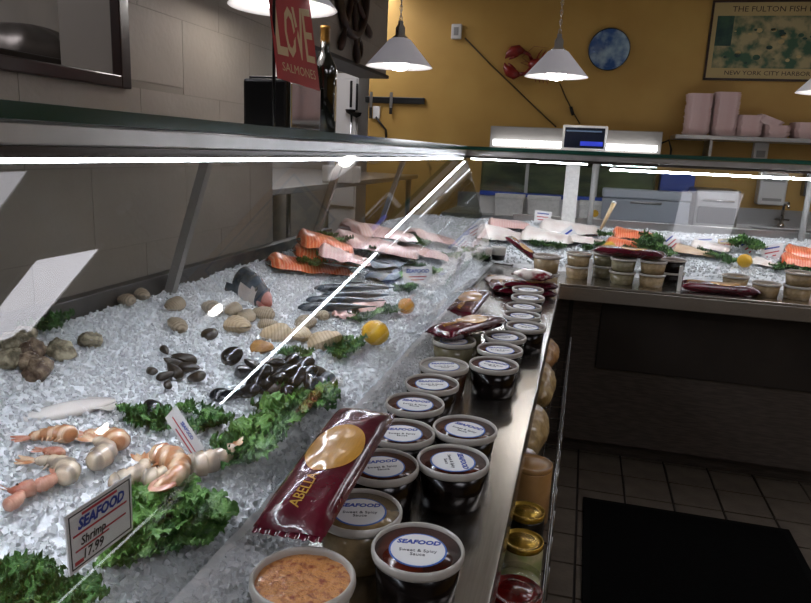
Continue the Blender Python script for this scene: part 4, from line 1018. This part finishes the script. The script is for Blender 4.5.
# ------------------------------------------------------------------ pass-through kitchen: wok hood
dp = onx(24, 66, -1.62); DZ = dp.z
t = thing('steel_dome', 'dark ribbed steel dome seen through the wall opening', 'dome', (dp.x, dp.y, DZ + .001))
m = MB(); m.grid(lambda a, b: ((.20*math.cos(b*PI/2) + .004*math.sin(a*2*PI*14)*math.sin(b*PI))*math.cos(2*PI*a), (.20*math.cos(b*PI/2) + .004*math.sin(a*2*PI*14)*math.sin(b*PI))*math.sin(2*PI*a), .115*math.sin(b*PI/2)), 84, 12, closeu=True); m.build('shell', 'dome_steel', t)
m = MB(); m.lathe([(.198, 0), (.21, .002), (.21, .010), (.199, .012)], 40, cap=False); m.build('rim', 'steel_dark', t)
t = thing('kitchen_counter', 'steel kitchen counter carrying the dome behind the wall opening', 'counter', (-1.75, .9, 0))
m = MB(); m.box((-.25, -1.2, 0), (.40, 1.0, DZ - .04)); m.build('body', 'steel_dark2', t); m = MB(); m.box((-.25, -1.25, DZ - .04), (.41, 1.02, DZ)); m.build('counter_top', 'steel_dark2', t, .004)
bz = onx(40, 26, -1.97).z; m = MB(); m.box((-.25, -1.2, DZ), (-.22, 1.0, bz)); m.build('back_panel', 'steel_dark', t)
# unseen light added to brighten the kitchen behind the opening
t = thing('ceiling_light', 'unseen ceiling light added to brighten the kitchen behind the wall opening', 'ceiling light', (-1.9, 1.0, CZ))
m = MB(); m.box((-.3, -.6, -.03), (.3, .6, -.0)); m.build('diffuser', 'panel_light', t, .004)
t = thing('ceiling_light', 'bare ceiling light over the doorway room', 'ceiling light', (-1.9, 5.2, CZ))
m = MB(); m.box((-.3, -.6, -.03), (.3, .6, -.0)); m.build('diffuser', 'panel_light', t, .004)

# ------------------------------------------------------------------ left wall decor
wc = onx(338, -12, XW); WY, WZ = 3.18, wc.z + .02
t = thing('ship_wheel', 'dark wooden ship wheel hanging on the block wall above the doorway', 'ship wheel', (XW + .02, WY, WZ))
m = MB(); pts = [(0, .19*math.cos(2*PI*i/32), .19*math.sin(2*PI*i/32)) for i in range(33)]; m.tube(pts, .020, 8); m.build('rim', 'brown_wood', t)
m = MB(); m.lathe([(.05, -.018), (.05, .018), (.03, .03), (.001, .032)], 20, tf=T(0, 0, 0, 0, PI/2, 0)); m.build('hub', 'brown_wood', t)
for i in range(8):
    a_ = 2*PI*(i + .35)/8; d_ = Vector((0, math.cos(a_), math.sin(a_)))
    m = MB(); m.tube([d_*.03, d_*.10, d_*.19, d_*.22, d_*.25, d_*.29, d_*.315, d_*.32], [.012, .015, .012, .010, .017, .019, .012, .003], 10); m.build('spoke', 'brown_wood', t)
o = onx(358, 49, XW); t = thing('wall_ring', 'small dark oval ring hanging on the block wall', 'ring', (XW + .008, o.y, o.z))
m = MB(); m.tube([(0, .035*math.cos(2*PI*i/20), .042*math.sin(2*PI*i/20)) for i in range(21)], .008, 6); m.build('band', 'brown_wood', t); m = MB(); m.tube([(0, 0, .042), (0, 0, .06)], .003, 6); m.build('hook', 'wire', t)

# ------------------------------------------------------------------ yellow wall decor
YW = YB - .001
p0 = ony(716, 3, YW); p1 = ony(704, 78, YW); pw = 1.25; ph = p0.z - p1.z; px = ony(710, 40, YW).x
t = thing('framed_poster', 'large framed green and cream market poster on the yellow wall', 'poster', (px, YW, p1.z))
m = MB(); m.box((0, -.016, 0), (pw, 0, ph)); m.build('backing', 'poster_paper', t)
m = MB()
m.box((-.015, -.026, -.015), (pw + .015, 0, 0)); m.box((-.015, -.026, ph), (pw + .015, 0, ph + .015)); m.box((-.015, -.026, 0), (0, 0, ph)); m.box((pw, -.026, 0), (pw + .015, 0, ph)); m.build('frame', 'brown_wood', t, .003)
m = MB(); m.box((.03, -.0185, .07), (pw - .03, -.0165, ph - .09)); pic = m.build('picture', 'poster_art', t)
R_ = random.Random(5)
m = MB(); m.box((.03, -.0205, .22), (.14, -.0187, ph - .09)); m.build('dark_building', 'poster_dark', pic)
for i in range(44):
    x_ = R_.uniform(.1, pw - .1); z_ = R_.uniform(.09, .34); w_ = R_.uniform(.008, .026)
    m = MB(); m.lathe([(w_, 0), (w_*.9, .0012)], 9, tf=T(x_, -.0187, z_, PI/2, 0, 0) @ Matrix.Diagonal((1, R_.uniform(.35, .8), 1, 1)), smooth=False); m.build('painted_figure', 'poster_dark' if i % 3 else 'poster_paper', pic)
bk = t.children[0]
for txt, z_, s_ in (('THE FULTON FISH MARKET', ph - .046, .052), ('NEW YORK CITY HARBOR 1870', .036, .042)):
    tm = textmesh(txt, s_, 'brown_wood', .0003, align='LEFT')
    for v in tm.vertices: v.co = (.12 + v.co.x*1.12, -.0172 - v.co.z, z_ + v.co.y)
    link('lettering', tm, bk)
# round plate
pc = ony(609, 50, YW); r = (ony(630, 50, YW).x - ony(588, 50, YW).x)/2
t = thing('wall_plate', 'round blue and white painted plate on the yellow wall', 'plate', (pc.x, YW, pc.z))
m = MB(); m.lathe([(r*.55, 0), (r*.6, .012), (r, .028), (r*1.0, .033), (r*.97, .033), (r*.6, .018)], 48, tf=T(0, 0, 0, PI/2, 0, 0)); m.build('rim', 'navy', t)
m = MB(); m.lathe([(r*.955, .0335), (r*.6, .0205), (.0, .0195)], 48, tf=T(0, 0, 0, PI/2, 0, 0), cap=False); m.build('painted_face', 'plate_art', t)
# lobster
lc = ony(538, 66, YW)
t = thing('wall_lobster', 'red lobster figure on the yellow wall partly hidden by a pendant', 'lobster', (lc.x, YW - .03, lc.z), rot=Euler((0, .12, 0)))
m = MB(); m.tube([(-.07, 0, 0), (-.04, 0, 0), (0, 0, .0), (.05, 0, .005)], [.018, .045, .052, .045], 12); m.build('carapace', 'lobster_red', t)
for i in range(6):
    x_ = .065 + i*.028; m = MB(); m.lathe([(.001, -.016), (.042 - i*.004, -.008), (.044 - i*.004, .01), (.001, .016)], 12, tf=T(x_, 0, .005 + i*.006, 0, PI/2, 0), cap=False); m.build('tail_segment', 'lobster_red', t)
for k_ in (-2, -1, 0, 1, 2):
    m = MB(); m.grid(lambda a, b: (.235 + a*.06*math.cos(k_*.4), (b - .5)*.004, .04 + a*.06*math.sin(k_*.4) + (b - .5)*.03*math.sin(PI*min(1, a + .2))), 5, 4); m.build('tail_fin', 'lobster_red', t)
for s in (-1, 1):
    m = MB(); m.tube([(-.05, 0, s*.03), (-.08, -.01, s*.07), (-.13, -.01, s*.085)], [.014, .013, .016], 8); m.build('arm', 'lobster_red', t)
    m = MB(); m.tube([(-.12, -.01, s*.085), (-.16, -.01, s*.09), (-.205, -.01, s*.075), (-.24, -.01, s*.045), (-.255, -.01, s*.015)], [.014, .04, .042, .022, .003], 10); m.build('claw', 'lobster_red', t)
    m = MB(); m.tube([(-.165, -.01, s*.06), (-.20, -.01, s*.035), (-.225, -.01, s*.012)], [.016, .015, .003], 8); m.build('claw_thumb', 'lobster_red', t)
    m = MB(); m.tube([(-.07, 0, s*.01), (-.13, -.02, s*.02 + .02), (-.05, -.03, s*.05 + .08), (.06, -.03, s*.03 + .1)], [.003, .002, .0018, .001], 5); m.build('antenna', 'lobster_red', t)
    for k_ in range(4):
        x_ = -.02 + k_*.03; m = MB(); m.tube([(x_, 0, s*.04), (x_ + .015, -.01, s*.085), (x_ + .03, .01, s*.12)], [.006, .005, .002], 6); m.build('leg', 'lobster_red', t)
# outlet box with cord, cords
ob = ony(457, 32, YW); t = thing('outlet_box', 'white outlet box with a cord high on the yellow wall', 'outlet', (ob.x, YW, ob.z))
m = MB(); m.box((-.04, -.035, -.055), (.04, 0, .055)); m.build('housing', 'white_plastic', t, .006)
m = MB(); m.box((-.018, -.038, -.03), (.018, -.0352, .03)); m.build('socket_plate', 'grey_plastic', t, .001)
pts = [ony(u, v, YW - .012) - t.location for u, v in ((465, 38), (490, 64), (515, 88), (540, 112), (556, 127))]
m = MB(); m.tube(pts, .006, 6); m.build('cord', 'cord', t)
a = ony(560, 84, YW - .01); t = thing('pull_switch', 'dark cord with inline switch behind the lobster pendant', 'cord', a)
m = MB(); m.tube([ony(u, v, YW - .01) - a for u, v in ((560, 84), (566, 98), (573, 112), (580, 124))], .005, 6); m.build('wire', 'cord', t)
b_ = ony(572, 111, YW - .012) - a; m = MB(); m.tube([b_ + Vector((-.012, 0, .03)), b_ + Vector((.012, 0, -.03))], .012, 8); m.build('switch', 'cord_black', t)
# knife bar
a = ony(366, 98, YW); b = ony(425, 103, YW)
t = thing('knife_bar', 'black knife bar on the yellow wall left of the outlet box', 'knife bar', (a.x, YW, (a.z + b.z)/2))
m = MB(); m.box((0, -.025, -.025), (b.x - a.x, 0, .025)); m.build('bar', 'black_plastic', t, .003)
for i, u in enumerate((372, 392)):
    k_ = thing('kitchen_knife', ('kitchen knife with black handle at the left end of the knife bar', 'small kitchen knife in the middle of the knife bar')[i], 'knife', (ony(u, 104, YW).x, YW - .03, t.location.z))
    m = MB(); m.box((-.012, -.002, -.06), (.012, .002, .06)); m.build('blade', 'steel', k_); m = MB(); m.box((-.012, -.008, -.15 if i == 0 else -.11), (.012, .006, -.06)); m.build('handle', 'black_wood', k_, .004)
a = ony(377, 110, YW); t = thing('outlet_box', 'small white outlet with plugged cord under the knife bar', 'outlet', (a.x, YW, a.z - .02))
m = MB(); m.box((-.03, -.02, -.05), (.03, 0, .05)); m.build('housing', 'white_plastic', t, .004)
m = MB(); m.tube([ony(u, v, YW - .02) - t.location for u, v in ((376, 117), (381, 124), (386, 130), (386, 138))], .009, 6); m.build('cord', 'cord_black', t)
# doorway room: white cooler, rack, utensils
fx0, fx1 = ony(330, 100, 6.4).x, ony(358, 100, 6.4).x
t = thing('white_cooler', 'tall white cooler standing in the room behind the doorway', 'cooler', ((fx0+fx1)/2, 6.75, 0)); w = (fx1 - fx0)/2
m = MB(); m.box((-w, -.34, .05), (w, .34, 2.15)); m.build('body', 'white_plastic', t, .01)
m = MB(); m.box((-w + .01, -.37, .9), (w - .01, -.345, 2.1)); d_ = m.build('door', 'white_plastic', t, .006); m = MB(); m.tube([(w - .05, -.39, 1.2), (w - .05, -.39, 1.8)], .012, 8); m.build('handle', 'chrome', d_)
for i, (u, v) in enumerate(((346, 95), (352, 98))):
    p = ony(u, v, 6.2); k_ = thing('hanging_ladle', ('dark ladle hanging before the white cooler', 'second dark ladle hanging before the white cooler')[i], 'ladle', (p.x, 6.34, p.z))
    m = MB(); m.tube([(0, 0, .14), (0, 0, -.1)], .012, 8); m.build('handle', 'cord_black', k_); m = MB(); m.lathe([(.001, -.05), (.04, -.03), (.05, 0)], 16, tf=T(0, 0, -.12), cap=False); m.build('bowl', 'cord_black', k_)
# prep table and white box seen behind the far end of the long case
t = thing('prep_table', 'steel prep table in the dark doorway behind the long case', 'table', (-1.75, 3.9, 0))
m = MB(); m.box((-.7, -1.2, EZ - .22), (.45, 1.5, EZ - .19)); m.build('table_top', 'steel', t, .004); m = MB(); m.box((-.65, -1.1, .35), (.4, 1.4, .38)); m.build('lower_shelf', 'steel', t, .003)
for sx in (-.62, .4):
    for sy in (-1.1, 1.4):
        m = MB(); m.lathe([(.02, 0), (.02, EZ - .22)], 12, tf=T(sx, sy, 0)); m.build('leg', 'steel', t)
p = ony(341, 200, 3.6); t = thing('white_box', 'small white plastic box with yellow lid on the prep table', 'box', (p.x, 3.6, EZ - .189))
m = MB(); m.box((-.09, -.07, 0), (.09, .07, .09)); m.build('body', 'white_plastic', t, .006); m = MB(); m.box((-.03, -.03, .09), (.03, .03, .19)); m.build('lid', 'lemon', t, .004)

# ------------------------------------------------------------------ back counter, tank, boxes, sink
KZ = EZ - .43
t = thing('back_counter', 'steel back counter with sink running under the yellow wall', 'counter', (.8, 5.2, 0))
m = MB(); m.box((-1.75, -.24, .1), (2.2, .39, KZ - .05)); m.build('body', 'steel_dark', t)
sx0, sx1 = ony(757, 220, 5.2).x - .8, ony(840, 220, 5.2).x - .8
m = MB(); m.box((-1.8, -.28, KZ - .05), (sx0, .39, KZ)); m.box((sx1, -.28, KZ - .05), (2.2, .39, KZ)); m.box((sx0, -.28, KZ - .05), (sx1, -.16, KZ)); m.box((sx0, .22, KZ - .05), (sx1, .39, KZ)); m.build('counter_top', 'steel', t, .004)
m = MB(); m.box((sx0, -.16, KZ - .2), (sx1, .22, KZ - .19)); m.box((sx0 - .005, -.16, KZ - .19), (sx0, .22, KZ - .002)); m.box((sx1, -.16, KZ - .19), (sx1 + .005, .22, KZ - .002)); m.build('sink_bowl', 'steel', t)
m = MB(); m.box((-1.8, .375, KZ), (2.2, .39, KZ + .12)); m.build('splashback', 'steel', t)
fp = ony(784, 205, 5.5); fa = Vector((fp.x - .8, .3, KZ))
m = MB(); m.lathe([(.025, 0), (.025, .02), (.014, .03), (.014, .08)], 14, tf=T(*fa)); m.tube([fa + Vector((0, 0, .08)), fa + Vector((0, 0, .15)), fa + Vector((0, -.03, .18)), fa + Vector((0, -.1, .18)), fa + Vector((0, -.13, .15))], .011, 8); m.box((fa.x - .05, fa.y - .008, KZ + .05), (fa.x + .05, fa.y + .008, KZ + .062)); m.build('faucet', 'chrome', t)
# tank
tx0, tx1 = ony(481, 170, 5.05).x, ony(656, 180, 5.05).x
t = thing('live_tank', 'glass tank with murky water and lit hood on the back counter', 'tank', ((tx0+tx1)/2, 5.3, KZ)); w = (tx1 - tx0)/2
m = MB(); m.box((-w, -.22, 0), (w, .27, .13)); m.build('stand', 'white_plastic', t, .004)
m = MB(); m.box((-w, -.24, .132), (w, .27, .162)); m.build('blue_rim', 'blue_plastic', t, .003)
m = MB(); m.box((-w + .012, -.205, .165), (w - .012, .255, .36)); m.build('water', 'tank_water', t)
m = MB(); m.box((-w, -.235, .163), (w, -.225, .44)); m.box((-w, .26, .163), (w, .27, .44)); m.box((-w, -.225, .163), (-w + .01, .26, .44)); m.box((w - .01, -.225, .163), (w, .26, .44)); m.build('tank_glass', 'glass_tank', t)
for x_ in (-.45*w, .35*w):
    m = MB(); m.box((x_ - .012, -.242, .163), (x_ + .012, -.2355, .44)); m.build('glass_mullion', 'grey_plastic', t)
hx0, hx1 = ony(488, 140, 5.2).x - t.location.x, ony(663, 145, 5.2).x - t.location.x
hz = KZ + .442
m = MB(); m.box((hx0, -.1, .442), (hx1, .26, .475)); m.box((hx0, .0, .475), (hx1, .26, .635)); m.build('light_hood', 'hood_grey', t, .004)
xm = (hx0 + hx1)/2
for a_, b_ in ((hx0 + .03, xm - .05), (xm + .05, hx1 - .03)):
    m = MB(); m.lathe([(.022, 0), (.022, b_ - a_)], 12, tf=T(a_, -.03, .515, 0, PI/2, 0)); m.build('fluorescent_tube', 'tube_light', t)
m = MB(); m.tube([(hx1 - .01, .1, .55), (hx1 + .05, .05, .58), (hx1 + .08, .12, .52), (hx1 + .09, .2, .44)], .008, 6); m.build('cord', 'cord_black', t)
c0, c1_ = ony(603, 190, 5.05).x, ony(690, 190, 5.05).x
t = thing('reflection_box', 'low pale grey box in place of a reflection before the right end of the tank', 'cooler', ((c0 + c1_)/2, 4.985, KZ)); w = (c1_ - c0)/2  # solid grey box standing in for a greyish reflection in the case glass
m = MB(); m.box((-w, -.05, .0), (w, .055, .17)); m.build('body', 'reflection_grey', t, .01); m = MB(); m.box((-w - .004, -.056, .172), (w + .004, .058, .235)); m.build('lid', 'reflection_grey', t, .012)
m = MB(); m.tube([(-.1, -.062, .15), (.1, -.062, .15)], .008, 8); m.build('handle', 'aluminium', t)
# boxes in front of the tank
for i, (u0, u1, v0, v1, y_) in enumerate(((494, 524, 195, 222, 4.97), (526, 560, 197, 224, 4.97), (578, 606, 202, 226, 4.97))):
    a = ony(u0, v1, y_); b = ony(u1, v0, y_)
    t = thing('foam_box', ('white foam fish box at the left end before the tank', 'grey-white foam fish box beside the white upright', 'low white foam fish box with yellow mark before the tank')[i], 'box', ((a.x + b.x)/2, y_ + .04, KZ)); w = (b.x - a.x)/2; h = b.z - KZ
    m = MB(); m.box((-w, -.04, 0), (w, .04, h - .03)); m.build('body', 'white_foam', t, .004); m = MB(); m.box((-w - .006, -.046, h - .03), (w + .006, .046, h)); m.build('lid', 'white_foam', t, .004)
    if i == 2: m = MB(); m.lathe([(.025, 0), (.025, .002)], 16, tf=T(.02, -.0405, h*.4, PI/2, 0, 0), smooth=False); m.build('yellow_mark', 'lemon', t)
# steel bread-bin like unit
a = ony(692, 226, 5.05); b = ony(742, 191, 5.05)
t = thing('steel_unit', 'low steel counter appliance with dark front on the back counter', 'appliance', ((a.x + b.x)/2, 5.25, KZ)); w = (b.x - a.x)/2; h = b.z - KZ
m = MB(); m.box((-w, -.2, .0), (w, .2, h)); m.build('housing', 'steel', t, .015); m = MB(); m.box((-w + .02, -.212, .03), (w - .02, -.201, h*.55)); m.build('front_panel', 'black_plastic', t, .003); m = MB(); m.tube([(-w + .04, -.225, h*.72), (w - .04, -.225, h*.72)], .009, 8); m.build('handle', 'chrome', t)
# dispensers on the wall
a = ony(758, 172, YW); b = ony(780, 205, YW)
t = thing('towel_dispenser', 'white towel dispenser on the yellow wall above the sink', 'dispenser', ((a.x+b.x)/2, YW, b.z)); w = (b.x - a.x)/2; h = a.z - b.z
m = MB(); m.box((-w, -.12, 0), (w, 0, h)); m.build('housing', 'white_plastic', t, .012); m = MB(); m.box((-w*.7, -.123, .03), (w*.7, -.1205, .05)); m.build('slot', 'grey_plastic', t); m = MB(); m.box((-w*.8, -.123, h*.72), (w*.8, -.1205, h*.95)); m.build('top_window', 'grey_plastic', t)
a = ony(754, 137, YW); b = ony(765, 160, YW)
t = thing('paper_holder', 'small white paper holder on the yellow wall under the foam tray shelf', 'holder', ((a.x+b.x)/2, YW, b.z)); w = (b.x - a.x)/2; h = a.z - b.z
m = MB(); m.box((-w, -.06, 0), (w, 0, h)); m.build('housing', 'white_plastic', t, .006); m = MB(); m.box((-w*.6, -.064, h*.1), (w*.6, -.0605, h*.4)); m.build('opening', 'grey_plastic', t)
a = ony(803, 172, YW); b = ony(825, 200, YW); t = thing('soap_dispenser', 'dark blue soap dispenser on the yellow wall right of the sink tap', 'dispenser', ((a.x+b.x)/2, YW, b.z)); w = (b.x - a.x)/2; h = a.z - b.z
m = MB(); m.box((-w, -.1, .02), (w, 0, h)); m.build('housing', 'navy', t, .01); m = MB(); m.box((-w*.4, -.09, 0), (w*.4, -.03, .02)); m.build('nozzle', 'grey_plastic', t)
a = ony(660, 171, YW); b = ony(691, 192, YW); t = thing('blue_wall_bin', 'blue plastic bin fixed to the yellow wall right of the tank', 'bin', ((a.x + b.x)/2, YW, b.z)); w = (b.x - a.x)/2; h = a.z - b.z
m = MB(); m.box((-w, -.012, 0), (w, 0, h)); m.box((-w, -.11, 0), (w, -.012, .012)); m.box((-w, -.122, 0), (w, -.11, h*.85)); m.box((-w, -.11, .012), (-w + .01, -.012, h*.85)); m.box((w - .01, -.11, .012), (w, -.012, h*.85)); m.build('bin_body', 'blue_plastic', t, .004)
m = MB(); m.box((-w - .004, -.128, h*.85), (w + .004, -.106, h*.85 + .015)); m.build('bin_lip', 'blue_plastic', t, .003)
# shelf with pink foam trays
sa = ony(676, 134, 5.25); SZ = sa.z
t = thing('wall_shelf', 'steel wall shelf carrying stacks of pink foam trays', 'shelf', (sa.x, YB - .17, SZ))
m = MB(); m.box((0, -.17, -.03), (1.5, .168, 0)); m.build('board', 'steel', t, .003)
for x_ in (.25, 1.1): m = MB(); m.box((x_ - .01, -.1, -.16), (x_ + .01, .168, -.03)); m.build('bracket', 'steel', t, .002)
def tray_mesh(w, d, h):
    m = MB(); k8 = .72; pr = [(-k8, -1), (k8, -1), (1, -k8), (1, k8), (k8, 1), (-k8, 1), (-1, k8), (-1, -k8)]; N8 = 8
    lo = [(x_*w*.8, y_*d*.8, 0) for x_, y_ in pr]; hi = [(x_*w, y_*d, h) for x_, y_ in pr]; hi2 = [(x_*w*.93, y_*d*.93, h) for x_, y_ in pr]; in_ = [(x_*w*.76, y_*d*.76, .004) for x_, y_ in pr]
    m.add(lo + hi + hi2 + in_, [tuple(reversed(range(8))), tuple(range(24, 32))] + [(i + k_*8, (i+1) % 8 + k_*8, (i+1) % 8 + k_*8 + 8, i + k_*8 + 8) for i in range(8) for k_ in range(3)]); return m.mesh('tray', 'pink_foam')
TM = tray_mesh(.083, .10, .022)
tp = None
def trays(u, n, tilt, where, up=False, z0=0.):
    global tp
    x_ = ony(u, 130, 5.4).x
    for i in range(n):
        lab = 'pink foam tray in the ' + where
        if up:   # stack standing on edge
            loc = (x_ + (i - n/2)*.012, 5.43, SZ + .108); rot = (0, PI/2, 0)
        else: loc = (x_ + jit(.004) + i*tilt*.02, 5.43 + jit(.004), SZ + .001 + z0 + i*.0125); rot = (0, tilt, jit(.03))
        if tp is None:
            tp = thing('foam_tray', lab, 'tray', loc, rot=Euler(rot), group='pink foam trays ' + where); link('tray_shell', TM, tp)
        else: dup(tp, loc, rot, lab, group='pink foam trays ' + where)
trays(696, 22, 0, 'tall stack at the left end of the wall shelf')
trays(723, 23, 0, 'tallest stack, second from the shelf end')
trays(748, 11, 0, 'short stack beside the tallest stack')
trays(776, 6, .0, 'low heap in the middle of the wall shelf')
trays(766, 3, .35, 'tilted trio leaning over the low heap', z0=.085)
trays(806, 8, 0, 'stack under the poster at the right of the shelf')
